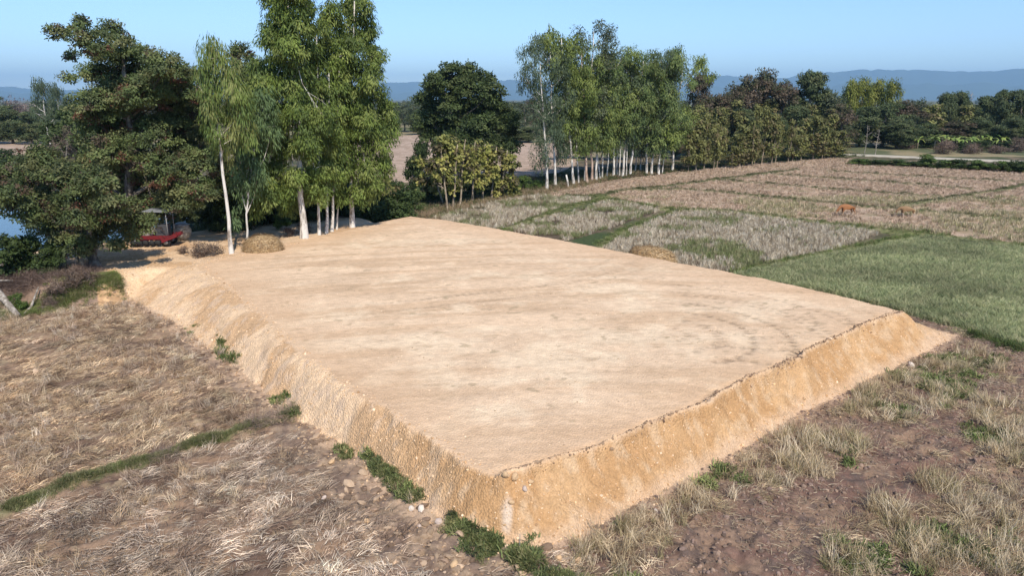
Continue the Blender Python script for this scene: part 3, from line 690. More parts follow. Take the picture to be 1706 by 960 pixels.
x, y = x[keep], y[keep]; nearf = (y < 95) & (fbm(x * .12, y * .25, 433, 3) > .45)
tint = np.where(nearf[:, None], pal(len(x), [(.52, .43, .29), (.44, .36, .23), (.30, .29, .14)]), pal(len(x), [(.57, .43, .32), (.43, .31, .22), (.66, .52, .39), (.27, .20, .135)]))
sz = np.where(nearf, 1.25, .9) * rng.uniform(.7, 1.3, len(x)); scatter('pink_stubble', stub, ground_pts(x, y), rng.uniform(0, 6.3, len(x)), np.stack([sz * 1.6, sz * 1.6, sz], -1), tint, rng.normal(0, .1, (len(x), 2)))
# young green crop
x, y = pts(82000, 12, 76, 31, 72)
keep = inpoly(x, y, GREEN) & (dline(x, y, crop_bund) > .5) & (rng.random(len(x)) < np.clip(52 / y, .5, 1)) & (fbm(x * .8, y * .8, 441, 3) > .22)
x, y = x[keep], y[keep]; inb, t, dd = zones(x, y); x, y = x[~inb], y[~inb]
tb = (.45 + 1.15 * fbm(x * .16, y * .3, 443, 5))[:, None]
scatter('green_crop', crop, ground_pts(x, y), rng.uniform(0, 6.3, len(x)), rng.uniform(.7, 1.2, len(x)), pal(len(x), [(.26, .29, .14), (.32, .34, .165), (.44, .42, .24), (.21, .25, .12)]) * tb)
# dry grass verge between fields and the tree rows
x, y = along(P2([(690, 362), (760, 345), (850, 330), (905, 318), (1010, 297), (1120, 281), (1260, 266), (1390, 255)]), 6000, 1.3)
scatter('verge_grass', grass + stand, ground_pts(x, y), rng.uniform(0, 6.3, len(x)), rng.uniform(.6, 1.3, len(x)), pal(len(x), [(.34, .24, .15), (.25, .19, .10), (.14, .15, .06), (.40, .30, .19)]))

# ------------------------------------------------------------------ trees
def unit(v): return v / (np.linalg.norm(v, axis=-1, keepdims=True) + 1e-9)
STY = {
    # leaf length, leaf width, hang (1 = straight down), cluster radius, flatness, leaves per cluster, clusters per unit, colours
    'euc':    dict(L=.38, w=.10, hang=.75, rc=.6, flat=1.0, n=60, dens=1.5, pal=[(.145, .20, .045), (.18, .24, .055), (.105, .15, .04), (.23, .275, .075)]),
    'slim':   dict(L=.50, w=.065, hang=.95, rc=.6, flat=1.3, n=50, dens=1.1, pal=[(.17, .23, .055), (.21, .26, .075), (.13, .19, .05), (.25, .27, .09)]),
    'thin':   dict(L=.42, w=.085, hang=.85, rc=.55, flat=1.2, n=44, dens=1.1, pal=[(.11, .165, .07), (.14, .20, .08), (.09, .14, .055)]),
    'belt':   dict(L=.55, w=.16, hang=.7, rc=.8, flat=1.0, n=40, dens=.95, pal=[(.13, .18, .06), (.17, .22, .07), (.10, .145, .055), (.20, .24, .08)]),
    'beltl':  dict(L=.55, w=.16, hang=.7, rc=.8, flat=1.0, n=40, dens=.95, pal=[(.19, .24, .06), (.24, .285, .08), (.145, .19, .055)]),
    'blue':   dict(L=.45, w=.11, hang=.85, rc=.65, flat=1.5, n=38, dens=.8, pal=[(.105, .145, .08), (.13, .17, .09), (.085, .12, .065)]),
    'rain':   dict(L=.42, w=.22, hang=.25, rc=.95, flat=.45, n=52, dens=2.2, pal=[(.07, .10, .035), (.09, .125, .042), (.055, .08, .03), (.11, .14, .05)]),
    'flame':  dict(L=.25, w=.12, hang=.35, rc=.58, flat=.5, n=74, dens=1.75, pal=[(.125, .165, .06), (.155, .19, .068), (.095, .12, .05), (.18, .19, .08)], accent=[(.17, .08, .05), (.13, .085, .055), (.12, .09, .06)], pa=.10),
    'dome':   dict(L=.5, w=.24, hang=.2, rc=1.0, flat=.5, n=44, dens=1.0, pal=[(.095, .125, .055), (.12, .15, .062), (.075, .10, .046), (.145, .16, .07)]),
    'brown':  dict(L=.42, w=.20, hang=.3, rc=.8, flat=.6, n=30, dens=.8, pal=[(.125, .10, .065), (.095, .09, .052), (.155, .115, .08), (.085, .095, .045)]),
    'teak':   dict(L=.42, w=.30, hang=.5, rc=.5, flat=.8, n=13, dens=1.0, pal=[(.23, .24, .06), (.29, .29, .085), (.16, .17, .05), (.36, .33, .10), (.12, .10, .05)]),
    'sap':    dict(L=.42, w=.26, hang=.6, rc=.55, flat=1.0, n=14, dens=.9, pal=[(.19, .195, .065), (.24, .24, .085), (.135, .14, .05), (.20, .165, .08)]),
    'bamboo': dict(L=.6, w=.16, hang=.7, rc=1.0, flat=1.4, n=46, dens=1.0, pal=[(.19, .21, .04), (.23, .24, .055), (.13, .155, .03)]),
    'grey':   dict(L=.5, w=.16, hang=.5, rc=.9, flat=1.0, n=34, dens=.8, pal=[(.10, .125, .07), (.125, .145, .08), (.08, .10, .055)]),
    'bush':   dict(L=.24, w=.12, hang=.1, rc=.42, flat=.7, n=38, dens=.9, pal=[(.06, .09, .028), (.08, .115, .035), (.045, .068, .022)]),
    'bright': dict(L=.24, w=.12, hang=.1, rc=.42, flat=.7, n=38, dens=.9, pal=[(.11, .17, .04), (.09, .14, .035), (.14, .20, .05)]),
    'dry':    dict(L=.35, w=.05, hang=.0, rc=.5, flat=.9, n=36, dens=.8, pal=[(.20, .145, .11), (.26, .19, .14), (.14, .10, .08)]),
    'mauve':  dict(L=.7, w=.12, hang=-.3, rc=1.3, flat=1.0, n=30, dens=.8, pal=[(.22, .16, .15), (.17, .13, .12)]),
}
LEAFTRIS = [0]
def crown_mesh(blobs, sty, quad=True, k=1.0):
    """blobs: (x, y, z, rx, ry, rz); leaves gathered in clumps spread through the outer half of each blob"""
    s = STY[sty]; CC = []; OUT = []; TI = []
    palc = np.array(s['pal'])
    for (x, y, z, rx, ry, rz) in blobs:
        rm = (rx * ry * rz) ** (1 / 3)
        n = max(3, int(s['dens'] * k * 4.6 * (rm / s['rc']) ** 2))
        d = unit(rng.normal(size=(n, 3)) + [0, 0, .25]); u = rng.uniform(.45, 1.02, (n, 1))
        CC.append(np.array([x, y, z]) + d * u * [rx, ry, rz]); OUT.append(d)
        c = palc[rng.integers(0, len(palc), n)]
        if 'accent' in s:
            a = rng.random(n) < s['pa']; ac = np.array(s['accent']); c = np.where(a[:, None], ac[rng.integers(0, len(ac), n)], c)
        TI.append(c * rng.uniform(.82, 1.18, (n, 1)))
    CC = np.concatenate(CC); OUT = np.concatenate(OUT); TI = np.concatenate(TI)
    m = s['n']; N = len(CC) * m
    c = np.repeat(CC, m, 0); o = np.repeat(OUT, m, 0); ti = np.repeat(TI, m, 0) * rng.uniform(.8, 1.2, (N, 1))
    g = rng.normal(size=(N, 3)); g = g / (np.linalg.norm(g, axis=1, keepdims=True)) * rng.uniform(.15, 1, (N, 1)) ** .6
    p = c + g * s['rc'] * [1, 1, s['flat']]
    if s['flat'] < .7: p[:, 2] -= (g[:, 0] ** 2 + g[:, 1] ** 2) * s['rc'] * .45           # flat sprays arch over at the rim
    a = unit(rng.normal(size=(N, 3)) * (1.05 - abs(s['hang'])) + np.array([0, 0, -1.0]) * s['hang'] * 1.2 + o * .25 + g * .3)
    nn = unit(o + g * .5 + [0, 0, .45] + rng.normal(size=(N, 3)) * .45)
    b = unit(np.cross(a, nn))
    L = s['L'] * rng.uniform(.6, 1.2, (N, 1)); w = s['w'] * rng.uniform(.7, 1.2, (N, 1))
    if quad:
        V = np.stack([p, p + a * L * .45 + b * w / 2, p + a * L, p + a * L * .45 - b * w / 2], 1).reshape(-1, 3); q = 4
        if s['w'] / s['L'] > .5: V = np.stack([p - b * w * .35, p + b * w * .35 , p + a * L * .9 + b * w * .45, p + a * L * .9 - b * w * .45], 1).reshape(-1, 3)
    else:
        V = np.stack([p + b * w * .6, p - b * w * .6, p + a * L], 1).reshape(-1, 3); q = 3
    F = np.arange(N * q).reshape(N, q); LEAFTRIS[0] += N * (q - 2)
    return npmesh('crown', V, F, [M['leaf']], False, np.repeat(np.clip(ti, .01, .8), q, 0), 'tint')
def wood(trunk_pts, r0, r1, blobs, lim=10, limb_r=.4, start=.35, k=8):
    """tapered trunk and limbs that run into the blobs"""
    T = [Vector(p) for p in trunk_pts]; n = 9
    def tp(t):
        f = t * (len(T) - 1); i = min(int(f), len(T) - 2); return T[i].lerp(T[i + 1], f - i)
    ptsl = []; rad = []
    wob = r0 * .5
    for i in range(n + 1):
        t = i / n; p = tp(t) + (Vector((random.uniform(-wob, wob), random.uniform(-wob, wob), 0)) if 0 < i else Vector((0, 0, 0)))
        ptsl.append(p); rad.append((r0 * (1 - t) + r1 * t) * (1.35 if i == 0 else 1))
    ptsl.insert(0, ptsl[0] - Vector((0, 0, .5))); rad.insert(0, r0 * 1.5)
    a = MB(); a.tube(ptsl, rad, k)
    b = MB(); bl = sorted(blobs, key=lambda q: -q[3] * q[4]) [:lim]
    H = T[-1].z - T[0].z
    for (x, y, z, rx, ry, rz) in bl:
        e = Vector((x, y, z)); hd = math.hypot(x - tp(.5).x, y - tp(.5).y)
        t = min(.97, (z - T[0].z - .7 * hd) / max(H, .1)); t = t if t > start else start + random.random() * .4; s = tp(min(t, .97))
        rr = (r0 * (1 - t) + r1 * t) * limb_r + .015
        mid = s.lerp(e, .5) + Vector((random.uniform(-.3, .3), random.uniform(-.3, .3), -.12 * (e - s).length * .5))
        b.tube([s, mid, e], [rr, rr * .7, rr * .35], 6, False)
        for q in range(3):
            d = Vector((random.gauss(0, 1), random.gauss(0, 1), random.gauss(.2, .8))).normalized()
            st = mid.lerp(e, random.uniform(.2, .9)); en = e + Vector((d.x * rx, d.y * ry, d.z * rz)) * .85
            b.tube([st, st.lerp(en, .5) + Vector((0, 0, .1)), en], [rr * .45, rr * .3, rr * .12], 4, False)
    return a, b
def plant_tree(name, label, base, blobs, sty, r0, r1, barkm, trunk_top=None, group=None, cat='tree', trunk_mid=None, lim=12, start=.35, quad=True, k=1.0, limb_r=.4, only=None):
    """one thing: Empty at the foot > trunk, branches, crown (all coordinates in world metres, stored relative to the foot)"""
    bx, by, bz = base
    rb = [(x - bx, y - by, z - bz, a, b, c) for (x, y, z, a, b, c) in blobs]
    top = trunk_top or max(blobs, key=lambda q: q[2])[:3]
    tp = [(0, 0, 0)] + ([tuple(np.array(q) - base) for q in trunk_mid] if trunk_mid else []) + [tuple(np.array(top) - base)]
    e = empty(name, base, label, cat, group)
    a, b = wood(tp, r0, r1, rb, lim, limb_r, start)
    a.build('trunk', barkm, e)
    if b.v: tag(b.build('branches', barkm, e), kind='stuff')
    link('crown', crown_mesh(rb, sty, quad, k), e)
    return e
def B(Y, lst, squash=1.0, dj=.5, deep_r=1.0):
    """blobs from (px, py, radius px) at distance Y, spread in depth"""
    out = []; ext = (max(q[0] for q in lst) - min(q[0] for q in lst)) * mpp(Y) * .5
    for (px, py, r) in lst:
        y = Y + random.uniform(-1, 1) * ext * dj; x, y, z = deep(px, py, y); m = r * mpp(Y)
        out.append((x, y, z, m, m * deep_r, m * squash))
    return out
def foot(px, py, z=1.45): x, y, _ = at(px, py, z); return (x, y, gz(x, y))

# --- tall eucalypts and the flame tree along the dyke, left of the mound
f = foot(222, 404); YA = f[1]
plant_tree('flame_tree', 'huge dark spreading tree with rusty seed pods, highest crown at the left of the dyke', f,
    B(YA, [(98, 52, 17), (128, 38, 18), (150, 66, 24), (182, 46, 20), (205, 78, 27), (178, 92, 26), (238, 96, 30), (275, 108, 32), (310, 128, 28), (335, 158, 24), (270, 140, 34), (220, 130, 34), (200, 165, 36), (180, 250, 38), (230, 290, 40), (310, 260, 40), (255, 350, 30), (165, 205, 34), (120, 92, 11), (112, 125, 9), (150, 118, 20), (190, 130, 36), (240, 150, 40), (295, 170, 42), (160, 168, 38), (205, 200, 44), (265, 220, 46), (322, 215, 38), (165, 225, 42), (215, 260, 44), (280, 280, 44), (332, 275, 36), (150, 280, 34), (240, 320, 40), (305, 325, 38), (190, 330, 34), (340, 318, 26)], .72, .55),
    'flame', .42, .12, M['grey_bark'], deep(205, 70, YA), trunk_mid=[deep(218, 300, YA), deep(214, 190, YA)], lim=26, start=.2)
f = foot(162, 468, .4); f = (f[0], f[1], gz(f[0], f[1])); YB = f[1]
plant_tree('flame_tree', 'lower spreading tree with thick forked foot at the cut bank, in front of the pond', f,
    B(YB, [(60, 262, 28), (20, 285, 30), (95, 285, 30), (40, 320, 32), (85, 335, 32), (130, 315, 34), (10, 335, 24), (150, 352, 34), (110, 372, 32), (70, 372, 26), (178, 372, 28), (205, 350, 28), (228, 376, 20), (130, 405, 24), (165, 300, 30), (100, 400, 18), (190, 405, 17), (10, 315, 26), (-30, 300, 34), (-50, 340, 34), (115, 340, 30), (150, 385, 24), (135, 360, 26), (40, 350, 30), (60, 300, 30), (185, 345, 26), (95, 378, 24), (165, 330, 28), (215, 385, 16), (236, 372, 15), (228, 392, 10), (250, 366, 12)], .72, .6),
    'flame', .36, .12, M['grey_bark'], deep(140, 320, YB), trunk_mid=[deep(147, 400, YB + .3)], lim=9, start=.3, limb_r=.25)
f2 = foot(142, 470, .4)
plant_tree('young_tree', 'bare thin grey tree at the cut bank, leaning left beside the thick forked foot', (f2[0], f2[1], gz(f2[0], f2[1])), B(f2[1], [(118, 400, 12), (135, 385, 12), (105, 420, 8)], .8), 'flame', .22, .06, M['tan_bark'], deep(125, 390, f2[1]), lim=3, k=.5)
f = foot(112, 330, 0)
plant_tree('rain_tree', 'dark round crown behind the flame tree at the far left bank of the pond', f, B(f[1], [(130, 200, 30), (100, 228, 28), (150, 235, 34), (120, 262, 30), (80, 262, 22), (165, 200, 28)], .8), 'rain', .4, .15, M['grey_bark'], lim=6, k=.8)
f = foot(100, 345, 0)
plant_tree('dry_shrub', 'brown half dead bush between the pond and the sandy bank', f, B(f[1] - 2, [(102, 250, 20), (110, 285, 20), (92, 300, 18), (112, 230, 14)], 1.0), 'dry', .2, .05, M['dead_wood'], cat='shrub', lim=4, k=.9)
f = foot(386, 424, 1.5); YC = f[1]
plant_tree('eucalyptus', 'slender light green eucalyptus with a crooked pale trunk at the mound edge, weeping top', f,
    B(YC, [(350, 78, 14), (338, 102, 14), (362, 96, 20), (346, 128, 22), (380, 122, 20), (352, 158, 22), (388, 152, 22), (405, 185, 22), (350, 190, 16), (395, 215, 22), (362, 222, 14), (415, 235, 18), (372, 250, 13), (335, 150, 10)], 1.25, .4),
    'slim', .16, .04, M['white_bark'], deep(352, 90, YC), trunk_mid=[deep(380, 360, YC), deep(369, 270, YC), deep(360, 180, YC)], lim=14, start=.5)
f = foot(412, 411, 1.5)
plant_tree('eucalyptus', 'thinnest young eucalyptus in front of the rounded straw heap, soft grey green leaves', f,
    B(f[1], [(408, 335, 12), (398, 300, 18), (415, 275, 20), (425, 240, 24), (405, 225, 20), (440, 205, 22), (398, 318, 10), (420, 310, 12), (392, 375, 9), (388, 355, 9), (440, 175, 22), (452, 225, 18), (430, 290, 16)], 1.2, .5),
    'thin', .10, .03, M['white_bark'], deep(432, 180, f[1]), trunk_mid=[deep(411, 350, f[1])], lim=8, start=.4)
f = foot(350, 395, 1.4)
plant_tree('flame_tree', 'brownish treetop showing between the slender eucalyptus and the tall pair', (f[0], f[1] + 6, gz(f[0], f[1] + 6)),
    B(f[1] + 6, [(400, 78, 12), (392, 92, 10), (416, 92, 10), (405, 112, 18), (420, 132, 20), (385, 135, 18), (410, 165, 26), (380, 190, 28), (345, 250, 30), (400, 240, 30), (380, 290, 30), (345, 320, 28), (410, 310, 26)], .8),
    'flame', .3, .08, M['grey_bark'], lim=10)
f = foot(507, 398, 1.55); YE = f[1]
plant_tree('eucalyptus', 'tallest dense green eucalyptus, thick white trunk at the mound edge, top cut by the frame', f,
    B(YE, [(478, -55, 12), (470, -30, 20), (492, -35, 20), (458, 0, 24), (490, -5, 26), (505, 12, 18), (465, 38, 28), (498, 45, 26), (455, 72, 24), (485, 85, 26), (515, 85, 20), (430, 118, 18), (460, 118, 24), (498, 122, 26), (440, 150, 26), (480, 160, 28), (520, 150, 24), (425, 180, 22), (458, 195, 28), (500, 200, 28), (535, 190, 22), (435, 230, 22), (470, 245, 24), (510, 245, 24), (545, 232, 22), (460, 285, 22), (440, 300, 18), (490, 300, 18), (530, 290, 22), (470, 325, 14), (528, 318, 18), (410, 205, 16), (425, 250, 24), (430, 285, 24), (445, 325, 18), (415, 150, 16), (500, 330, 14), (480, 345, 14), (430, 345, 14)], 1.05, .55),
    'euc', .30, .05, M['white_bark'], deep(476, -50, YE), trunk_mid=[deep(503, 320, YE), deep(493, 200, YE), deep(486, 80, YE)], lim=30, start=.42, limb_r=.2)
f = foot(587, 379, 1.55); YF = f[1]
plant_tree('eucalyptus', 'broad dense green eucalyptus right of the tallest one, nearest to the mound apex', f,
    B(YF, [(592, -8, 14), (580, 12, 18), (604, 18, 18), (550, 18, 14), (548, 42, 18), (575, 45, 20), (610, 52, 22), (560, 78, 22), (590, 85, 22), (622, 92, 20), (545, 110, 22), (580, 122, 24), (618, 130, 24), (550, 155, 24), (590, 165, 26), (628, 165, 20), (570, 200, 26), (608, 205, 26), (642, 190, 20), (560, 240, 24), (598, 245, 24), (636, 235, 22), (650, 215, 14), (575, 285, 20), (612, 285, 22), (640, 275, 18), (600, 325, 18), (625, 318, 14), (570, 330, 14)], 1.05, .5),
    'euc', .22, .05, M['white_bark'], deep(592, -5, YF), trunk_mid=[deep(586, 280, YF), deep(584, 150, YF)], lim=26, start=.42, limb_r=.2)
for (bx, by, tx, ty, sp, lb) in ((532, 392, 528, 60, 22, 'pale trunk next right of the tallest eucalyptus, second in the line of white trunks'), (544, 389, 548, 120, 20, 'middle of the three close white trunks between the two tallest eucalypts'),
                                 (553, 386, 566, 90, 22, 'rightmost of the three close white trunks between the two tallest eucalypts'), (561, 381, 575, 170, 16, 'thin shaded pole of a eucalyptus just left of the broad dense one')):
    f = foot(bx, by, 1.55); n = int((300 - ty) / 26)
    plant_tree('eucalyptus', lb, f, B(f[1] + .5, [(bx + (tx - bx) * (q / n) + random.uniform(-14, 14), 310 - (310 - ty) * q / n, sp * random.uniform(.7, 1)) for q in range(n + 1)], 1.1, .3), 'euc', .13 if sp > 18 else .08, .04, M['white_bark'], deep(tx, ty, f[1]), lim=8, start=.3, k=.8)

# --- middle: great rain tree, teak clump
f = foot(765, 312, 0); YH = f[1] + 8
plant_tree('rain_tree', 'great round dark green rain tree behind the teak clump, middle of the picture', (deep(762, 300, YH)[0], YH, 0),
    B(YH, [(752, 122, 22), (780, 118, 20), (722, 136, 20), (806, 132, 18), (745, 150, 30), (785, 148, 28), (820, 152, 20), (715, 165, 22), (750, 180, 32), (795, 180, 30), (835, 182, 22), (712, 200, 24), (755, 212, 32), (800, 212, 32), (842, 210, 22), (720, 232, 24), (765, 240, 28), (810, 242, 28), (848, 240, 18), (856, 195, 12)], .75, .6),
    'rain', .6, .2, M['grey_bark'], deep(765, 150, YH), lim=18, start=.3, k=.75)
teaks = [(745, 349, 733, 226, 27), (755, 347, 762, 240, 22), (766, 342, 775, 232, 22), (787, 337, 792, 236, 24), (804, 334, 808, 240, 20), (819, 331, 828, 244, 22), (831, 330, 846, 250, 20), (738, 340, 712, 258, 20)]
tl = ['first from the left, tallest', 'thin second', 'slanting third', 'fourth, in the middle', 'fifth, straight', 'sixth, half hidden', 'rightmost', 'back left, most hidden']
for (bx, by, tx, ty, r), lb in zip(teaks, tl):
    f = foot(bx, by, 0)
    bl = [(tx + random.uniform(-r, r) * .75, ty + 12 + q * 14, r * random.uniform(.5, .75)) for q in range(5)]
    plant_tree('teak_tree', 'broad-leaved yellow green teak, %s in the clump by the stubble' % lb, f, B(f[1] + .6, bl, .9, .6), 'teak', .13, .05, M['tan_bark'], deep(tx, ty, f[1]), 'teak trees in the clump', lim=7, start=.45, limb_r=.5, k=.9)

# --- belt of white-trunked eucalypts on the far field edge
belt = [(911, 316, 900, 92, 20, 'blue'), (925, 311, 915, 62, 22, 'blue'), (956, 308, 935, 52, 26, 'beltl'), (947, 312, 938, 290, 0, ''), (964, 306, 950, 120, 16, 'belt'), (975, 304, 990, 40, 24, 'grey'), (978, 306, 968, 70, 22, 'beltl'),
        (986, 302, 985, 130, 20, 'beltl'), (993, 301, 1000, 78, 22, 'belt'), (1000, 299, 990, 170, 14, 'belt'), (1003, 298, 1008, 100, 18, 'beltl'), (1011, 296, 1020, 150, 16, 'belt'), (1022, 295, 1035, 84, 22, 'beltl'),
        (1028, 294, 1030, 160, 14, 'belt'), (1032, 295, 1045, 110, 18, 'blue'), (1037, 295, 1055, 92, 20, 'belt'), (1043, 294, 1050, 170, 14, 'belt'), (1050, 293, 1072, 90, 22, 'belt'), (1058, 287, 1070, 140, 16, 'belt'), (1067, 286, 1085, 112, 18, 'blue'),
        (1077, 290, 1090, 94, 20, 'blue'), (1085, 290, 1102, 88, 22, 'belt'), (1097, 290, 1112, 90, 24, 'belt'), (1103, 289, 1125, 110, 18, 'beltl'), (1120, 285, 1138, 96, 24, 'beltl')]
bl_ = ['leftmost white trunk of the belt, straight, blue green leaves down low', 'second white trunk, thick and straight, left end of the belt', 'light green eucalyptus with high top and crooked trunk, near the left end of the belt', 'broken white stump between the second and third trunks of the belt',
       'thin pole right of the crooked trunk in the belt', 'greyish eucalyptus reaching highest of the belt', 'reddish peeling trunk in the left third of the belt', 'short-crowned eucalyptus right of the reddish trunk', 'slim white trunk under the highest crown of the belt', 'thin sapling left of the slanting pair', 'slanting white trunk leaning left in the belt',
       'eucalyptus just right of the slanting trunk', 'tall straight white trunk below the gap in the treetops', 'thin pole in the close middle group of the belt', 'blue green eucalyptus in the close middle group of the belt', 'slightly bent trunk in the close middle group', 'small pole behind the middle group of the belt', 'long right-leaning white trunk in the middle of the belt', 'thin shaded pole right of the long leaning trunk',
       'thin shaded blue green eucalyptus set back in the belt', 'straight white trunk, left of the bright pair', 'bright white trunk, right one of the pair near the end of the belt', 'eucalyptus under the broad right crown of the belt', 'slim trunk beside the broad right crown', 'last eucalyptus of the belt with high forked pale limbs']
for (bx, by, tx, ty, r, sty), lb in zip(belt, bl_):
    f = foot(bx, by, 0); Yb = f[1]
    if not sty:
        e = empty('tree_stump', f, lb, 'stump', None); mb = MB(); mb.tube([(0, 0, -.3), (-.15, 0, .9), (-.38, 0, 1.9)], [.17, .14, .12], 8); mb.build('trunk', M['white_bark'], e); continue
    lo = min(ty + 185, random.uniform(212, 240) if sty != 'blue' else (258 if bx < 930 else 236)); n = max(4, int((lo - ty) / 13)); bl = []
    for q in range(n + 1):
        t = q / n; cx = tx + (bx - tx) * t * .85
        sp = r * (.75 + .75 * math.sin(math.pi * min(1, t * 1.05 + .2)) ** .8) * (1.15 if bx > 1075 else 1)
        bl.append((cx + random.uniform(-.95, .95) * sp, ty + r * .5 + (lo - ty) * t, r * random.uniform(.6, .95)))
        if t < .8 and random.random() < .9: bl.append((cx + random.uniform(-1.3, 1.3) * sp * 1.1, ty + r * .6 + (lo - ty) * t + random.uniform(-6, 6), r * random.uniform(.4, .65)))
    plant_tree('eucalyptus', lb, f, B(Yb, bl, 1.1, .5), sty, .20 if r > 18 else .11, .05, M['pink_bark'] if 'reddish' in lb else M['white_bark'], deep(tx, ty + 12, Yb), 'eucalypts in the belt on the field edge', lim=12, start=.33, k=.62, limb_r=.33, trunk_mid=[deep(bx + (tx - bx) * .35 + random.uniform(-3, 3), by + (ty - by) * .4, Yb)])

# --- stock of trees that are repeated further off (each built once, then copied)
def unit_tree(sty, H, Wd, lowf, nb, r0, barkm, k=.5, quad=False, conic=.2, bare=False):
    bl = []
    for q in range(nb):
        t = random.random(); z = H * (lowf + (1 - lowf) * t * .92); rr = Wd * (1 - conic * t) * math.sqrt(max(.12, 1 - (2 * t - .85) ** 2 * .8))
        a = random.uniform(0, 6.28); d = rr * random.random() ** .5 * .75; m = Wd * random.uniform(.28, .45)
        bl.append((d * math.cos(a), d * math.sin(a), z, m, m, m * .8))
    bl.append((0, 0, H - Wd * .3, Wd * .35, Wd * .35, Wd * .3))
    a, b = wood([(0, 0, 0), (random.uniform(-.4, .4), random.uniform(-.4, .4), H * .5), (random.uniform(-.6, .6), 0, H * .92)], r0, r0 * .3, bl, 9 if not bare else 16, .45, .3, 6)
    out = [('trunk', a.mesh('trunk', barkm)), ('branches', b.mesh('branches', barkm))]
    if not bare: out.append(('crown', crown_mesh(bl, sty, quad, k)))
    return (out, H, Wd)
STOCK = {
    'dome': [unit_tree('dome', 12, 6, .22, 22, .35, M['grey_bark'], .8) for _ in range(3)],
    'brown': [unit_tree('brown', 12, 4.2, .25, 20, .25, M['grey_bark'], .9) for _ in range(3)],
    'sap': [unit_tree('sap', 9, 1.8, .2, 20, .10, M['tan_bark'], 1.0, True) for _ in range(4)],
    'bamboo': [unit_tree('bamboo', 12, 3.6, .30, 18, .15, M['tan_bark'], .8) for _ in range(2)],
    'grey': [unit_tree('grey', 10, 3.2, .25, 14, .2, M['grey_bark'], .8) for _ in range(2)],
    'pale': [unit_tree('blue', 13, 4.0, .45, 14, .25, M['white_bark'], .5) for _ in range(1)],
    'bare': [unit_tree('dry', 8, 2.6, .3, 14, .12, M['dead_wood'], bare=True) for _ in range(2)],
    'mauve': [unit_tree('mauve', 8, 4, .2, 12, .2, M['dead_wood'], .7) for _ in range(1)],
    'bush': [unit_tree('bush', 2.6, 1.6, .12, 12, .06, M['grey_bark'], .8) for _ in range(3)],
    'bright': [unit_tree('bright', 2.4, 1.7, .10, 11, .05, M['grey_bark'], .8) for _ in range(2)],
    'dry': [unit_tree('dry', 1.4, 1.3, .08, 9, .04, M['dead_wood'], .9) for _ in range(2)],
}
def put(kind, name, label, x, y, H, Wd=None, group=None, cat='tree', z=None, v=None):
    parts, h0, w0 = STOCK[kind][random.randrange(len(STOCK[kind])) if v is None else v]
    sh = H / h0; sw = (Wd / w0) if Wd else sh
    e = empty(name, (x, y, gz(x, y) - .05 if z is None else z), label, cat, group, random.uniform(0, 6.28), (sw, sw, sh))
    for nm, me in parts:
        c_ = link(nm, me, e)
        if nm == 'branches': c_['kind'] = 'stuff'
    return e
def put_px(kind, name, label, px, top, Y, hw, group=None, cat='tree', z=None, lean=0):
    x, y, zt = deep(px, top, Y); z0 = gz(x, y) if Y < 415 else -1.7
    return put(kind, name, label, x, y, zt - z0, hw * mpp(Y), group, cat, z0)
# teak saplings in a row at the field end
xs = [1152, 1166, 1178, 1190, 1203, 1216, 1229, 1241, 1252, 1262, 1274, 1285, 1297, 1309, 1321, 1332, 1343, 1353, 1364, 1374, 1384, 1394, 1404]
for i, px in enumerate(xs):
    by = 287 - (px - 1150) * .098; px += random.uniform(-6, 6); f = foot(px, by, 0); ty = random.uniform(182, 214) + (8 if 1290 < px < 1340 else 0)
    H = deep(px, ty, f[1])[2]; near = ['beside the tall belt', 'below the brown treetops', 'below the dark round crown', 'beside the white road'][min(3, int((px - 1150) / 65))]
    put('sap', 'teak_tree', 'slim young teak, %s in the row from the belt, %s' % (['first', 'second', 'third', 'fourth', 'fifth', 'sixth', 'seventh', 'eighth', 'ninth', 'tenth', 'eleventh', 'twelfth', 'thirteenth', 'fourteenth', 'fifteenth', 'sixteenth', 'seventeenth', 'eighteenth', 'nineteenth', 'twentieth', 'twenty-first', 'twenty-second', 'last'][i], near), f[0], f[1] + random.uniform(-1, 3.5), H * random.choice((.55, .8, .95, 1, 1.1, 1.22)), random.uniform(1.2, 3.2), 'young teaks in the row at the field end')
for i in range(30):
    px = random.uniform(1140, 1410); Y = random.uniform(150, 168) + (px - 1140) * .12
    put_px('sap', 'teak_tree', 'olive young teak standing in shade behind the front row', px, random.uniform(160, 205), Y, random.uniform(13, 20), 'teaks behind the front row')
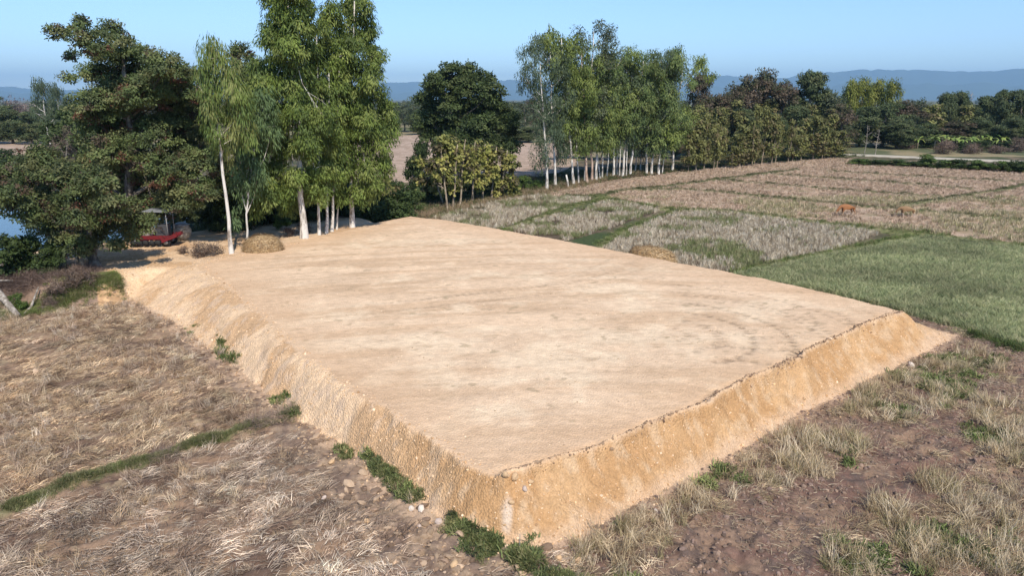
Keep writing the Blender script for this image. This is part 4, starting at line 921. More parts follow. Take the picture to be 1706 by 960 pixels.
big = [('brown', 1168, 122, 172, 24, 'brown leaved tree rising just behind the right end of the belt'), ('brown', 1196, 158, 176, 28, 'low reddish brown tree between the belt and the highest brown treetop'), ('brown', 1222, 142, 180, 26, 'brown tree with thin top left of the highest brown treetop'),
       ('brown', 1250, 124, 182, 26, 'brown tree with two narrow tops beside the highest one'), ('brown', 1280, 113, 184, 28, 'highest brown tree on the skyline right of the belt'), ('brown', 1306, 132, 186, 26, 'brown tree right shoulder of the highest brown tree'), ('dome', 1326, 150, 190, 24, 'dark tree between the brown group and the round dome'),
       ('dome', 1356, 124, 188, 38, 'dark round domed tree standing above the young teaks'), ('dome', 1330, 180, 176, 34, 'dark low tree in front of the domed one'), ('dome', 1240, 185, 172, 34, 'dark green tree low behind the young teaks, left part'), ('dome', 1180, 190, 165, 30, 'dark green tree low behind the end of the belt'), ('dome', 1285, 190, 172, 32, 'dark green tree low under the highest brown tree'),
       ('grey', 1392, 158, 186, 26, 'greyish olive tree right of the round dome'), ('brown', 1405, 172, 180, 24, 'thin brown tree left of the bamboo'),
       ('bamboo', 1418, 138, 225, 20, 'yellow green bamboo clump, left one'), ('bamboo', 1442, 134, 228, 20, 'yellow green bamboo clump, second from the left'), ('bamboo', 1466, 137, 230, 20, 'yellow green bamboo clump, second from the right'), ('bamboo', 1488, 137, 226, 18, 'yellow green bamboo clump, rightmost'),
       ('dome', 1440, 178, 200, 34, 'dark tree under the bamboo, left'), ('dome', 1478, 172, 202, 34, 'dark tree under the bamboo, right'), ('brown', 1512, 166, 206, 26, 'brownish tree right below the bamboo'), ('dome', 1500, 200, 192, 30, 'low dark tree beside the white road'),
       ('grey', 1540, 168, 212, 24, 'olive tree between the bamboo and the green rounded crown'), ('sap', 1560, 172, 205, 18, 'slim olive tree before the gap of mountains'), ('dome', 1580, 158, 214, 24, 'green rounded crown left of the bare tree'), ('dome', 1604, 156, 216, 22, 'green rounded crown touching the bare tree'),
       ('sap', 1612, 176, 205, 16, 'yellowish slim tree under the bare tree'), ('dome', 1545, 205, 200, 30, 'low dark tree behind the bananas, left'), ('brown', 1590, 200, 202, 28, 'low brown tree behind the bananas'), ('bare', 1620, 147, 218, 16, 'bare leafless tree on the skyline at the right'),
       ('dome', 1650, 160, 210, 26, 'dark crown right of the bare tree'), ('dome', 1676, 150, 208, 26, 'tall dark crown near the right edge'), ('dome', 1706, 150, 206, 30, 'dark crown cut by the right edge'), ('dome', 1640, 200, 200, 26, 'low dark tree behind the bananas, right'), ('dome', 1690, 196, 196, 30, 'low dark tree at the right edge'), ('dome', 1760, 160, 205, 34, 'dark crown outside the right edge')]
for kd, px, ty, Y, hw, lb in big: put_px(kd, {'brown': 'deciduous_tree', 'dome': 'broadleaf_tree', 'bamboo': 'bamboo_clump', 'grey': 'deciduous_tree', 'sap': 'teak_tree', 'bare': 'bare_tree'}[kd], lb, px, ty, Y, hw * {'bare': 1, 'brown': 1.45}.get(kd, 1.25), None, 'bamboo' if kd == 'bamboo' else 'tree')
for px, ty, lb in ((1447, 205, 'bare thin white tree beside the road, left of two'), (1464, 212, 'bare thin white tree beside the road, right of two')):
    put_px('bare', 'bare_tree', lb, px, ty, 172, 13)
# left distance
put_px('pale', 'eucalyptus', 'pale forked eucalyptus above the bananas at the far left', 66, 131, 150, 26)
put_px('pale', 'eucalyptus', 'pale eucalyptus touching the flame tree at the far left', 92, 140, 158, 20)
for i, (px, ty, Y, hw, kd, lb) in enumerate([(10, 163, 290, 26, 'mauve', 'mauve leafless wood at the far left edge'), (38, 168, 280, 24, 'mauve', 'mauve leafless tree left of the pale eucalyptus'), (-20, 160, 285, 28, 'dome', 'dark tree cut by the left edge'), (12, 184, 215, 30, 'dome', 'dark flat crown behind the bananas at the left edge'), (45, 186, 212, 28, 'dome', 'dark flat crown behind the bananas'), (95, 180, 190, 30, 'dome', 'dark crown behind the pale eucalyptus'), (-30, 186, 215, 30, 'dome', 'dark flat crown outside the left edge'), (125, 190, 170, 28, 'grey', 'olive tree behind the flame tree'),
                       (655, 178, 300, 18, 'grey', 'grey green tree beyond the bare field, left'), (672, 168, 296, 18, 'grey', 'grey green tree beyond the bare field, middle'), (690, 158, 290, 20, 'grey', 'grey green tree beyond the bare field, beside the rain tree'), (640, 185, 295, 18, 'dome', 'dark tree beyond the bare field'), (700, 185, 270, 24, 'dome', 'dark tree left behind the great rain tree'),
                       (852, 168, 250, 22, 'grey', 'olive tree right behind the great rain tree'), (872, 172, 262, 20, 'grey', 'olive tree between the rain tree and the belt'), (888, 165, 270, 18, 'brown', 'brownish tree behind the left end of the belt'), (850, 205, 220, 26, 'dome', 'dark low tree at the shaded edge of the bare field'), (880, 212, 222, 24, 'dome', 'dark low tree left behind the belt')]):
    put_px(kd, {'mauve': 'bare_tree', 'dome': 'broadleaf_tree', 'grey': 'deciduous_tree', 'brown': 'deciduous_tree'}[kd], lb, px, ty, Y, hw * 1.15)
# trees standing in the gaps behind the dyke and the belt
for i, (px, ty, Y, hw, kd) in enumerate([(430, 290, 80, 44, 'dome'), (480, 300, 84, 44, 'dome'), (540, 296, 88, 42, 'dome'), (590, 300, 90, 34, 'dome'), (330, 300, 78, 44, 'dome'), (280, 320, 76, 36, 'dome'), (370, 310, 74, 36, 'dome'), (240, 318, 90, 36, 'dome'), (190, 300, 92, 36, 'dome')]):
    put_px(kd, 'broadleaf_tree', ['bushy dark tree in shade behind the straw heap', 'bushy dark tree behind the tallest eucalyptus', 'bushy dark tree behind the close white trunks', 'bushy dark tree behind the broad eucalyptus', 'bushy dark tree behind the slender eucalyptus', 'bushy dark tree behind the red machine', 'bushy dark tree right of the red machine', 'dark tree on the far pond bank under the flame tree', 'dark tree on the far pond bank behind the forked foot'][i], px, ty, Y, hw, 'shaded trees behind the dyke')
for i in range(10):
    px = 930 + i * 24 + random.uniform(-6, 6)
    put_px('dome' if i % 3 else 'brown', 'broadleaf_tree', 'dark shaded tree, %s from the left behind the white trunks of the belt' % 'first second third fourth fifth sixth seventh eighth ninth tenth'.split()[i], px, random.uniform(185, 215), random.uniform(150, 165), 20, 'shaded trees behind the belt')
for px, ty, Y, hw, lb in ((700, 240, 100, 22, 'dark bush left of the teak clump'), (690, 262, 98, 20, 'dark bush at the foot of the bare field'), (640, 300, 84, 26, 'olive bush left of the apex'), (665, 305, 82, 24, 'olive bush just behind the apex'), (610, 315, 80, 20, 'olive bush under the broad eucalyptus'), (690, 318, 82, 22, 'low bush right behind the apex'), (715, 300, 92, 22, 'dark bush behind the first teak'), (755, 300, 96, 24, 'dark bush in shade behind the teak trunks'), (795, 298, 98, 24, 'dark bush behind the middle teak trunks'), (830, 300, 100, 20, 'dark bush behind the last teak trunks')):
    put_px('bush', 'bush', lb, px, ty, Y, hw, None, 'bush')
for px, ty, Y, hw, lb in ((850, 292, 102, 18, 'bright green bush right of the teak clump'), (872, 296, 104, 18, 'bright green bush in the shaded gap'), (895, 300, 106, 14, 'bright green bush beside the leftmost white trunk')):
    put_px('bright', 'bush', lb, px, ty, Y, hw, None, 'bush')
for px, by, tx, ty, lb in ((617, 366, 612, 285, 'thin grey pole tree left of the apex'), (633, 364, 640, 300, 'slanting thin grey tree at the apex')):
    f = foot(px, by, 0.6); plant_tree('young_tree', lb, f, B(f[1], [(tx, ty, 12), (tx + 10, ty + 12, 10), (tx - 10, ty + 14, 10)], .8), 'sap', .08, .03, M['tan_bark'], deep(tx, ty, f[1]), lim=3, k=.7)
# bushes and brush by the cut bank at left
for px, py, r, kd, lb in ((20, 474, 40, 'bush', 'dark green bush at the left edge above the straw field'), (62, 468, 36, 'bush', 'dark green bush right of the one at the left edge'), (-30, 480, 34, 'bush', 'dark bush outside the left edge'), (95, 472, 26, 'bush', 'dark bush before the dry brush'), (30, 505, 16, 'bright', 'small light green bush by the fallen log'),
                          (100, 492, 22, 'dry', 'purplish dry brush left part below the sandy bank'), (125, 488, 22, 'dry', 'purplish dry brush below the sandy bank, middle'), (148, 486, 20, 'dry', 'purplish dry brush beside the forked foot'), (80, 500, 18, 'dry', 'dry brush lying near the fallen log'),
                          (332, 424, 20, 'dry', 'dry brush heap left of the slender eucalyptus'), (355, 424, 18, 'dry', 'dry brush heap touching the slender eucalyptus'), (308, 422, 12, 'dry', 'small dry brush right of the red machine'), (505, 385, 16, 'dry', 'dry brush behind the tallest trunk'), (480, 392, 14, 'dry', 'reddish brush between straw heap and tallest trunk'), (470, 380, 14, 'bright', 'green bush behind the straw heap')):
    f = foot(px, py + r * .3, 1.3 if py < 440 else .4); m_ = r * mpp(f[1])
    put(kd, 'bush' if kd != 'dry' else 'brush_pile', lb, f[0], f[1], m_ * (1.7 if kd != 'dry' else 1.0), m_ * 1.15, None, 'bush' if kd != 'dry' else 'brush')
for i in range(20):
    px = 335 + i * 17; f = foot(px, 396 - (px - 335) * .118, 1.4); q_ = 'first second third fourth fifth sixth seventh eighth ninth tenth eleventh twelfth thirteenth fourteenth fifteenth sixteenth seventeenth eighteenth nineteenth twentieth'.split()[i]
    put('bush', 'bush', 'dark shaded understorey bush, %s from the left behind the white trunks of the dyke' % q_, f[0], f[1] + random.uniform(2.2, 5), random.uniform(2.2, 4.2), random.uniform(1.8, 2.8), 'understorey bushes on the dyke', 'bush')
# shrubs along the road, a low hedge of green
ORD = ['first', 'second', 'third', 'fourth', 'fifth', 'sixth', 'seventh', 'eighth', 'ninth', 'tenth', 'eleventh', 'twelfth', 'thirteenth', 'fourteenth', 'fifteenth', 'sixteenth', 'seventeenth', 'eighteenth', 'nineteenth', 'twentieth', 'twenty-first', 'twenty-second', 'twenty-third', 'twenty-fourth', 'twenty-fifth', 'twenty-sixth']
for i in range(26):
    px = 1425 + i * 13 + random.uniform(-4, 4); f = foot(px, 273 + (px - 1425) * .05, 0)
    put('bright' if i % 3 == 0 else 'bush', 'bush', 'low dark green shrub, %s from the left in the strip along the white road' % ORD[i], f[0], f[1] + random.uniform(-2, 1), random.uniform(.8, 1.3) + (.9 if px > 1540 else 0) * random.random(), random.uniform(1.8, 2.8), 'shrubs along the road', 'bush')
for i in range(16):
    px = random.uniform(1500, 1720); f = foot(px, random.uniform(244, 258), 0)
    put('bush' if i % 2 else 'dry', 'bush', 'scattered bush on the rough ground behind the white road', f[0], f[1], random.uniform(1.5, 3.2), random.uniform(2, 3.4), 'bushes behind the road', 'bush')
x, y = along(P2([(-120, 505), (0, 490), (90, 478), (165, 470)], .6), 900, .7)
scatter('dry_brush', twigs, ground_pts(x, y), rng.uniform(0, 6.3, len(x)), rng.uniform(.5, 1.0, len(x)), pal(len(x), [(.24, .17, .14), (.32, .24, .19), (.17, .12, .10)]))
for i in range(9):
    px = random.uniform(-40, 105); f = foot(px, random.uniform(262, 300), 0)
    put('bush', 'bush', 'dark green bush on the sandy far bank of the pond', f[0], f[1], random.uniform(2, 4), random.uniform(3, 5), 'bushes on the far pond bank', 'bush')

# --- bananas
bm_ = leafy('banana_leaf', .35); MBAN = mat('banana_leaf', (.16, .24, .045), .5, .35)
nt = MBAN.node_tree; oi = nd(MBAN, 'ShaderNodeObjectInfo'); cr = nd(MBAN, 'ShaderNodeValToRGB'); lk(MBAN, oi.outputs['Random'], cr.inputs[0])
cr.color_ramp.elements[0].color = (.12, .20, .035, 1); cr.color_ramp.elements[1].color = (.27, .31, .075, 1); lk(MBAN, cr.outputs[0], nt.nodes['Principled BSDF'].inputs['Base Color'])
def banana_leaf():
    V = []; F = []; n = 7; L = 2.1; w = .55
    for i in range(n + 1):
        t = i / n; z = 1.5 * t - 1.9 * t * t; x = L * t * .85; ww = w * math.sin(math.pi * min(.97, t * .9 + .08)) ** .6 * random.uniform(.85, 1)
        V += [(x, -ww / 2, z - .06), (x, 0, z), (x, ww / 2, z - .06)]
    for i in range(n):
        a = i * 3; F += [(a, a + 1, a + 4, a + 3), (a + 1, a + 2, a + 5, a + 4)]
    me = bpy.data.meshes.new('leaf'); me.from_pydata(V, [], F); me.materials.append(MBAN); return me
BL = [banana_leaf() for _ in range(3)]; mb = MB(); mb.tube([(0, 0, -.2), (0, 0, 1.2), (.05, 0, 2.3)], [.16, .13, .08], 8); BST = mb.mesh('stem', M['tan_bark'])
def banana(x, y, h, label, group):
    e = empty('banana_plant', (x, y, gz(x, y)), label, 'banana plant', group, random.uniform(0, 6.28), (h, h, h)); link('stem', BST, e)
    for k_ in range(8):
        o = link('leaf', BL[k_ % 3], e); o.location = (0, 0, 2.1 + random.uniform(-.1, .15)); o.rotation_euler = (0, random.uniform(-.55, .25), k_ * .785 + random.uniform(-.3, .3)); s = random.uniform(.8, 1.15); o.scale = (s, s, s)
for i in range(20):
    px = [1528, 1534, 1545, 1556, 1563, 1571, 1580, 1588, 1592, 1597, 1604, 1612, 1618, 1626, 1632, 1640, 1648, 1655, 1662, 1668][i]; f = foot(px, 247 + random.uniform(-2, 3), 0)
    banana(f[0], f[1], random.uniform(1.0, 1.35), 'yellow green banana plant, %s from the left behind the white road' % ORD[i], 'bananas behind the road')
for i in range(20):
    px = -30 + i * 5.5; f = foot(px, 234 + random.uniform(-5, 2), 0)
    banana(f[0], f[1], random.uniform(1.1, 1.5), 'bright green banana plant, %s from the left in the far left patch' % ORD[i], 'bananas at the far left')

# --- distant woods: one mass
protos = [o[2][1] for k_ in ('dome', 'grey', 'brown') for o in [s_[0] for s_ in STOCK[k_][:2]]]
n = 900; a_ = rng.uniform(-1.0, 1.0, n); d_ = 430 + 2600 * rng.random(n) ** 1.6
a2 = rng.uniform(-1.0, 1.0, 260); d2 = rng.uniform(305, 400, 260)
x = np.concatenate([d_ * np.sin(a_), d2 * np.sin(a2)]); y = np.concatenate([d_ * np.cos(a_), d2 * np.cos(a2)])
x = np.concatenate([x, rng.uniform(120, 420, 160), rng.uniform(-420, -150, 60)]); y = np.concatenate([y, rng.uniform(215, 300, 160), rng.uniform(250, 330, 60)])
hz = rng.uniform(.55, .95, len(x)); z = np.where(y > 415, -1.7, -.1)
scatter('distant_woods', protos, np.stack([x, y, z], -1), rng.uniform(0, 6.3, len(x)), np.stack([hz * 1.25, hz * 1.25, hz], -1), np.ones((len(x), 3)))
# undergrowth under the trees
x, y = along(P2([(250, 395), (400, 395), (520, 372), (640, 345), (700, 340), (900, 306), (1120, 280), (1400, 256)]), 9000, 3.0)
inb, t, dd = zones(x, y); k_ = ~inb & ~inpoly(x, y, PINK) & ~in_any(x, y, (ST1, ST2, ST3)); x, y = x[k_], y[k_] + 1.5
scatter('undergrowth', weed + grass + twigs[:1], ground_pts(x, y), rng.uniform(0, 6.3, len(x)), rng.uniform(.8, 2.0, len(x)), pal(len(x), [(.07, .10, .03), (.10, .12, .045), (.16, .12, .075), (.05, .07, .025)]))
print('leaf tris', LEAFTRIS[0])

# ------------------------------------------------------------------ straw heaps
SH = mat('old_straw', rough=.95); nt = SH.node_tree; tc = nd(SH, 'ShaderNodeTexCoord'); n1 = nd(SH, 'ShaderNodeTexNoise', _Scale=7.0, _Detail=8.0, _Roughness=.75); lk(SH, tc.outputs['Object'], n1.inputs[0])
cr = nd(SH, 'ShaderNodeValToRGB'); lk(SH, n1.outputs[0], cr.inputs[0]); cr.color_ramp.elements[0].position = .35; cr.color_ramp.elements[1].position = .65
cr.color_ramp.elements[0].color = (.20, .12, .06, 1); cr.color_ramp.elements[1].color = (.46, .31, .15, 1); lk(SH, cr.outputs[0], nt.nodes['Principled BSDF'].inputs['Base Color'])
bp = nd(SH, 'ShaderNodeBump', _Strength=.9, _Distance=.1); lk(SH, n1.outputs[0], bp.inputs['Height']); lk(SH, bp.outputs[0], nt.nodes['Principled BSDF'].inputs['Normal'])
MST = leafy('loose_straw', .15)
def heap(loc, a, b, h, rz, label, skew=0.0):
    e = empty('straw_heap', loc, label, 'straw heap', None, rz)
    n, m_ = 48, 16; V = []; F = []
    for j in range(m_ + 1):
        ph = j / m_ * math.pi / 2
        for i in range(n):
            th = 2 * math.pi * i / n; k = math.cos(ph) ** .55; zz = math.sin(ph) ** .8
            q = .84 + .32 * float(fbm(np.array([math.cos(th) * 1.7 + 5]), np.array([math.sin(th) * 1.7 + j * .23]), 501 + int(a * 10), 4)[0])
            V.append((math.cos(th) * k * a * q + skew * zz, math.sin(th) * k * b * q, zz * h * q - .15))
    for j in range(m_):
        for i in range(n): F.append((j * n + i, j * n + (i + 1) % n, (j + 1) * n + (i + 1) % n, (j + 1) * n + i))
    link('heap_body', npmesh('heap_body', np.array(V), F, [SH], True), e)
    V = np.array(V); p = V[rng.integers(0, len(V), 6500)] * rng.uniform(.96, 1.03, (6500, 1)) + rng.normal(0, .07, (6500, 3))
    out = unit(p * [1 / a, 1 / b, 1 / h]); d = unit(np.cross(out, rng.normal(size=(6500, 3))) + out * .25 - [0, 0, .5]); s_ = unit(np.cross(d, out)) * .014; L = rng.uniform(.12, .42, (6500, 1))
    VV = np.stack([p - s_, p + s_, p + d * L + s_ * .4, p + d * L - s_ * .4], 1).reshape(-1, 3)
    tag(link('loose_straw', npmesh('loose_straw', VV, np.arange(26000).reshape(-1, 4), [MST], False, np.repeat(pal(6500, [(.48, .34, .18), (.36, .24, .12), (.58, .44, .26), (.26, .17, .09)]), 4, 0), 'tint'), e), kind='stuff')
f = foot(432, 421, 1.6); heap((f[0], f[1] + .9, gz(f[0], f[1] + .9) - .1), 1.5, 1.1, 1.35, .1, 'rounded golden straw heap behind the thinnest eucalyptus trunk')
x_, y_, _ = deep(1088, 437, 55.5); zt = deep(1080, 411, 55.5)[2]
heap((x_, y_, gz(x_, y_)), 2.05, 1.2, (zt - gz(x_, y_)) / .98, -.42, 'low brown straw heap behind the far mound edge, in white stubble', -.35)

# ------------------------------------------------------------------ cows
def cow_coat(name, c, leg):
    m = mat(name, c, .7, .25); t = nd(m, 'ShaderNodeTexCoord'); sp = nd(m, 'ShaderNodeSeparateXYZ'); lk(m, t.outputs['Object'], sp.inputs[0])
    r_ = nd(m, 'ShaderNodeValToRGB'); lk(m, sp.outputs['Z'], r_.inputs[0]); E_ = r_.color_ramp.elements
    E_[0].position = .30; E_[0].color = (*leg, 1); E_[1].position = .62; E_[1].color = (*c, 1)
    n_ = nd(m, 'ShaderNodeTexNoise', _Scale=4.0); lk(m, t.outputs['Object'], n_.inputs[0]); mr = nd(m, 'ShaderNodeMapRange'); lk(m, n_.outputs[0], mr.inputs[0]); mr.inputs['To Min'].default_value = .75; mr.inputs['To Max'].default_value = 1.25
    v = nd(m, 'ShaderNodeVectorMath', operation='SCALE'); lk(m, r_.outputs[0], v.inputs[0]); lk(m, mr.outputs[0], v.inputs['Scale']); lk(m, v.outputs[0], m.node_tree.nodes['Principled BSDF'].inputs['Base Color']); return m
horn_m = mat('horn', (.20, .16, .12), .4, .4); dark_m = mat('dark_hair', (.06, .04, .03), .8)
def skin_body(name, nodes, edges, m, parent):
    me = bpy.data.meshes.new(name); me.from_pydata([n_[0] for n_ in nodes], edges, []); me.materials.append(m)
    o = link(name, me, parent); o.modifiers.new('skin', 'SKIN'); o.modifiers.new('smooth', 'SUBSURF').levels = 2; o.modifiers['smooth'].render_levels = 2
    if not me.skin_vertices: me.attributes.new
    for sv, n_ in zip(me.skin_vertices[0].data, nodes): sv.radius = (n_[1], n_[2] if len(n_) > 2 else n_[1])
    me.skin_vertices[0].data[0].use_root = True; o.modifiers['skin'].use_smooth_shade = True
    return o
def cow(loc, rz, label, c, leg, step=0.0, head=0.0, s=1.0):
    e = empty('cow', loc, label, 'cow', None, rz, (s, s, s)); cm = cow_coat('coat', c, leg)
    N_ = [((.70, 0, 1.12), .27, .31), ((.12, 0, 1.05), .33, .36), ((-.48, 0, 1.10), .28, .35), ((-.80, 0, 1.10), .17, .23), ((-1.08, 0, .76 + head), .12, .16), ((-1.24, 0, .52 + head), .11, .13), ((-1.38, 0, .22 + head), .07, .08)]
    E_ = [(0, 1), (1, 2), (2, 3), (3, 4), (4, 5), (5, 6)]
    for sy, st in ((1, step), (-1, -step)):
        k = len(N_); N_ += [((-.50 + st * .2, sy * .19, .76), .11, .13), ((-.50 + st * .7, sy * .19, .42), .075), ((-.48 + st, sy * .19, .10), .06), ((-.52 + st, sy * .19, .03), .065)]; E_ += [(2, k), (k, k + 1), (k + 1, k + 2), (k + 2, k + 3)]
        k = len(N_); N_ += [((.76, sy * .20, .86), .13, .18), ((.64 - st * .3, sy * .20, .62), .085, .10), ((.86 - st * .8, sy * .20, .42), .075), ((.80 - st, sy * .20, .10), .06), ((.76 - st, sy * .20, .03), .065)]; E_ += [(0, k), (k, k + 1), (k + 1, k + 2), (k + 2, k + 3), (k + 3, k + 4)]
    skin_body('body', N_, E_, cm, e)
    for sy in (1, -1):
        b_ = MB(); b_.tube([(-1.20, sy * .10, .62 + head), (-1.16, sy * .22, .62 + head), (-1.14, sy * .30, .56 + head)], [.03, .07, .015], 6); b_.build('ear', cm, e)
        b_ = MB(); b_.tube([(-1.14, sy * .07, .68 + head), (-1.08, sy * .15, .76 + head), (-1.10, sy * .16, .86 + head)], [.03, .02, .006], 6); b_.build('horn', horn_m, e)
    b_ = MB(); b_.tube([(.92, 0, 1.22), (1.02, 0, 1.0), (1.03, 0, .6)], [.035, .022, .018], 6); tl_ = b_.build('tail', cm, e)
    b_ = MB(); b_.tube([(1.03, 0, .62), (1.03, 0, .48), (1.02, 0, .34)], [.02, .05, .01], 6); b_.build('tassel', dark_m, tl_)
f = foot(1410, 359, 0); cow(f, .12, 'orange brown cow grazing with lowered head, left of the two in the stubble', (.29, .125, .05), (.42, .29, .19), .10, 0, .98)
f = foot(1510, 362, 0); cow(f, -.25, 'light brown cow with pale legs and belly beside the dark bund, right of the two', (.27, .165, .085), (.50, .42, .34), -.08, .08, .92)

# ------------------------------------------------------------------ old red farm machine on the track, under the flame tree
red = bark('worn_red_paint', (.06, .02, .018), (.17, .02, .024), 5, .35, .5, 1, .5); steel = mat('dull_steel', (.28, .28, .28), .5, .5); tarp = bark('dusty_grey_tarpaulin', (.22, .20, .17), (.42, .39, .34), 3, .4, .6, 1); rub = mat('rubber', (.03, .03, .03), .8)
roofm = mat('pale_sheet_roof', (.26, .27, .28), .45, .4); sack = bark('faded_sacking', (.28, .23, .17), (.52, .46, .38), 4, .4, .6, 1)
f = foot(262, 409, 1.45); e = empty('farm_machine', f, 'old red farm machine with flat pale roof and covered load under the dark tree', 'farm machine', None, .06)
b_ = MB(); b_.box((-.2, 0, .62), (3.3, 1.5, .16)); b_.box((-.2, -.78, .78), (3.3, .06, .30)); b_.box((-.2, .78, .78), (3.3, .06, .30)); b_.box((-1.85, 0, .72), (.08, 1.5, .4)); b_.build('chassis', red, e, False)
b_ = MB(); rt = Matrix.Rotation(R(-22), 3, 'Y'); b_.box((1.35, -.2, .62), (1.3, 1.3, .10), rt); b_.box((1.35, -.85, .72), (1.3, .06, .28), rt); b_.box((1.35, .45, .72), (1.3, .06, .28), rt); b_.build('feed_chute', red, e, False)
for k in range(5):
    b_ = MB(); b_.tube([(-1.5 + k * .48, -.86, .34), (-1.5 + k * .48, -.72, .34)], [.22, .22], 14); w_ = b_.build('roller', rub, e)
for sx in (-1.3, 1.0):
    for sy in (-.62, .62):
        b_ = MB(); b_.tube([(sx, sy - .12, .38), (sx, sy + .12, .38)], [.38, .38], 20); w_ = b_.build('wheel', rub, e)
        b_ = MB(); b_.tube([(sx, sy - .135, .38), (sx, sy + .135, .38)], [.2, .2], 12); b_.build('rim', steel, w_)
for sx in (-.15, 1.25):
    for sy in (-.65, .65): b_ = MB(); b_.tube([(sx, sy, .7), (sx, sy, 2.82)], [.035, .035], 6); b_.build('post', steel, e)
b_ = MB(); b_.box((.55, 0, 2.86), (2.0, 1.8, .05), Matrix.Rotation(R(2), 3, 'Y')); b_.build('canopy', roofm, e, False)
b_ = MB(); b_.box((.55, .2, 1.25), (.9, .8, .9)); b_.tube([(.2, -.3, 1.5), (.2, -.3, 2.0)], [.05, .05], 8); b_.build('engine', mat('oily_dark_metal', (.07, .07, .075), .5, .5), e, False)
b_ = MB(); b_.tube([(.9, -.45, 1.15), (.55, -.45, 1.5)], [.03, .03], 6); b_.tube([(.55 + .2 * math.cos(t_), -.45 + .2 * math.sin(t_), 1.52) for t_ in [i * math.pi / 6 for i in range(13)]], [.02] * 13, 5, False); b_.build('steering_wheel', dark_m, e)
def lumpy(name, c, r3, m, parent, seed):
    import bmesh
    bm = bmesh.new(); bmesh.ops.create_icosphere(bm, subdivisions=3, radius=1)
    for v in bm.verts:
        q = .82 + .36 * float(fbm(np.array([v.co.x * 1.6 + seed]), np.array([v.co.y * 1.6 + v.co.z * 2.1]), seed, 3)[0]); v.co = Vector((v.co.x * r3[0] * q, v.co.y * r3[1] * q, v.co.z * r3[2] * q)) + Vector(c)
    me = bpy.data.meshes.new(name); bm.to_mesh(me); bm.free(); me.materials.append(m); me.polygons.foreach_set('use_smooth', [True] * len(me.polygons)); return link(name, me, parent)
lumpy('covered_load', (-.95, 0, 1.12), (.95, .8, .55), tarp, e, 3)
f = foot(305, 400, 1.45); e = empty('sack_pile', f, 'big round faded sack standing at the right end of the red machine', 'sack'); lumpy('sack_body', (0, 0, .68), (.72, .66, .76), sack, e, 8); lumpy('cover_sheet', (0, 0, 1.28), (.62, .58, .22), roofm, e, 12)

# ------------------------------------------------------------------ dead wood and stones
def log(pts_, rad, label, name='fallen_log', cat='log', forks=()):
    o = pts_[0]; e = empty(name, o, label, cat); b_ = MB(); b_.tube([tuple(np.array(p) - o) for p in pts_], rad, 10); b_.build('trunk', M['dead_wood'], e)
    for fk in forks: b_ = MB(); b_.tube([tuple(np.array(p) - o) for p in fk[0]], fk[1], 6); b_.build('branch', M['dead_wood'], e)
a1 = foot(-50, 480, .4); a2_ = foot(30, 525, .15); a3 = foot(-10, 505, .3)
up = lambda p, h: (p[0], p[1], p[2] + h)
log([up(a1, .55), up(a3, .30), up(a2_, .05)], [.30, .24, .16], 'pale grey fallen trunk at the left edge, above the straw field', forks=[([up(a3, .4), up(foot(12, 488, .4), .9), up(foot(22, 478, .4), 1.4)], [.1, .07, .03]), ([up(a3, .4), up(foot(28, 500, .3), .7)], [.09, .03])])
b1 = foot(40, 523, .1); log([up(b1, .0), up(foot(52, 512, .2), .15), up(foot(68, 500, .3), .45)], [.10, .08, .04], 'thin broken branch leaning right of the fallen trunk', 'dead_branch', 'branch')
b1 = foot(170, 470, .3); log([up(b1, -.1), up(foot(152, 452, .9), .6), up(foot(140, 432, 1.3), .8)], [.26, .2, .12], 'thick dead stump root leaning left at the orange cut bank', 'dead_stump', 'stump')
b1 = foot(866, 926, 0); log([up(b1, -.05), up(b1, .55)], [.016, .012], 'short dark stick standing at the near corner toe of the mound', 'stick', 'stick')
def rock(px, py, r, c, label, z=None):
    f = foot(px, py, .0 if z is None else z); me = lump(.2, .75); mm_ = bark('stone', tuple(v * .8 for v in c), c, 9, .4, .6, 1, .9); me.materials.clear(); me.materials.append(mm_)
    o = link('rock', me); q = r * mpp(f[1]) ; o.location = (f[0], f[1], f[2] + q * .35); o.scale = (q * 1.1, q, q); o.rotation_euler = (random.random(), random.random(), random.random() * 6); tag(o, label, 'rock')
pw = (.72, .62, .52); po_ = (.62, .42, .24); pp = (.58, .46, .38)
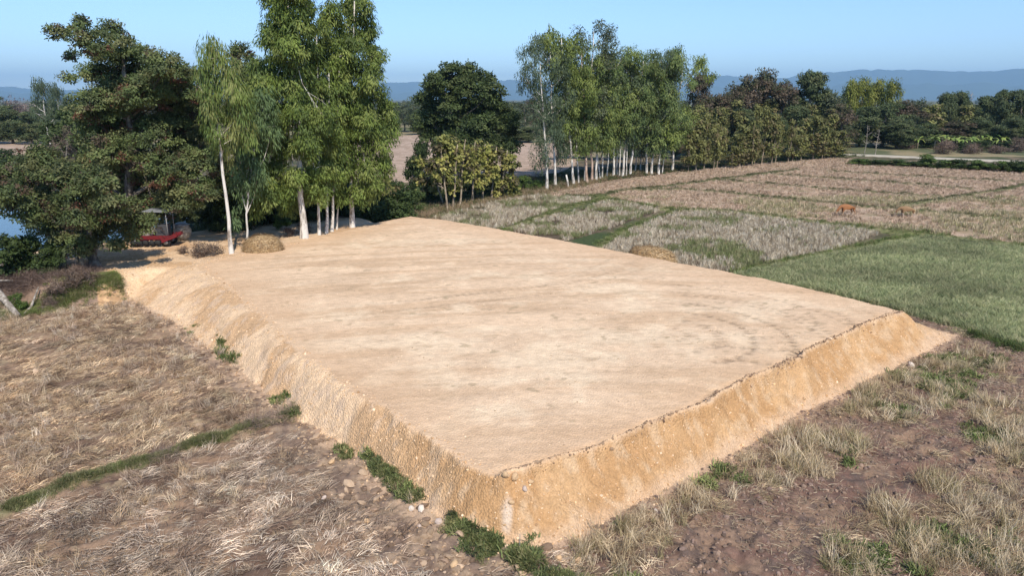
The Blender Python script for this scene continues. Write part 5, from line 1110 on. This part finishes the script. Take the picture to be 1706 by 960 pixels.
for a in ((686, 853, 6.5, pw, 'pale white rock, left of the close pair at the foot of the grass strip'), (702, 857, 7, pw, 'pale white rock, right of the close pair at the foot of the grass strip'), (553, 772, 6, po_, 'tan rock between clods, below the small round weed clump'), (577, 757, 6.5, po_, 'light tan flat rock just under the small round weed clump'),
          (612, 786, 5.5, po_, 'orange tan rock at the upper end of the grass strip'), (650, 816, 4, pw, 'small round white rock alone left of the grass strip'), (611, 872, 6, po_, 'orange tan rock among the clods, far left of the white pair'), (698, 879, 4.5, pp, 'small pinkish rock below the white pair'), (732, 878, 7.5, pp, 'pinkish rock at the mound toe right of the white pair'),
          (756, 943, 8, po_, 'yellow tan rock near the bottom edge among dark clods'), (688, 842, 7, po_, 'orange rock touching the grass strip, above the white pair'), (540, 832, 5, pp, 'dull pink rock amid trampled straw and clods'), (930, 933, 8, po_, 'pale orange rock at the right of the near corner toe'), (963, 937, 7, po_, 'orange rock right of the near corner toe, second one'),
          (1092, 855, 5, pw, 'whitish rock at the foot of the right slope'), (1518, 612, 6, pw, 'whitish rock at the foot of the slope near the right corner')): rock(*a)
for a in ((842, 806, 7, po_, 'broken tan slab at the near corner crest, left one'), (858, 803, 8, po_, 'broken tan slab at the near corner crest, middle'), (874, 808, 6, pp, 'broken pinkish slab at the near corner crest, right one'), (851, 818, 6, po_, 'tan stone just below the near corner crest'), (884, 800, 6, po_, 'tan stone on the crest right of the near corner')): rock(*a, 1.45)

# ------------------------------------------------------------------ haze over the plain
hz_ = bpy.data.materials.new('haze'); hz_.use_nodes = True; t = hz_.node_tree; t.nodes.remove(t.nodes['Principled BSDF'])
pv_ = t.nodes.new('ShaderNodeVolumePrincipled'); pv_.inputs['Color'].default_value = (.42, .70, 1, 1); pv_.inputs['Density'].default_value = 7.5e-5; pv_.inputs['Anisotropy'].default_value = .0
t.links.new(pv_.outputs[0], t.nodes['Material Output'].inputs['Volume'])
b_ = MB(); b_.box((0, 0, 450 - 6), (54000, 54000, 912)); h = b_.build('haze', hz_, None, False); tag(h, kind='stuff')
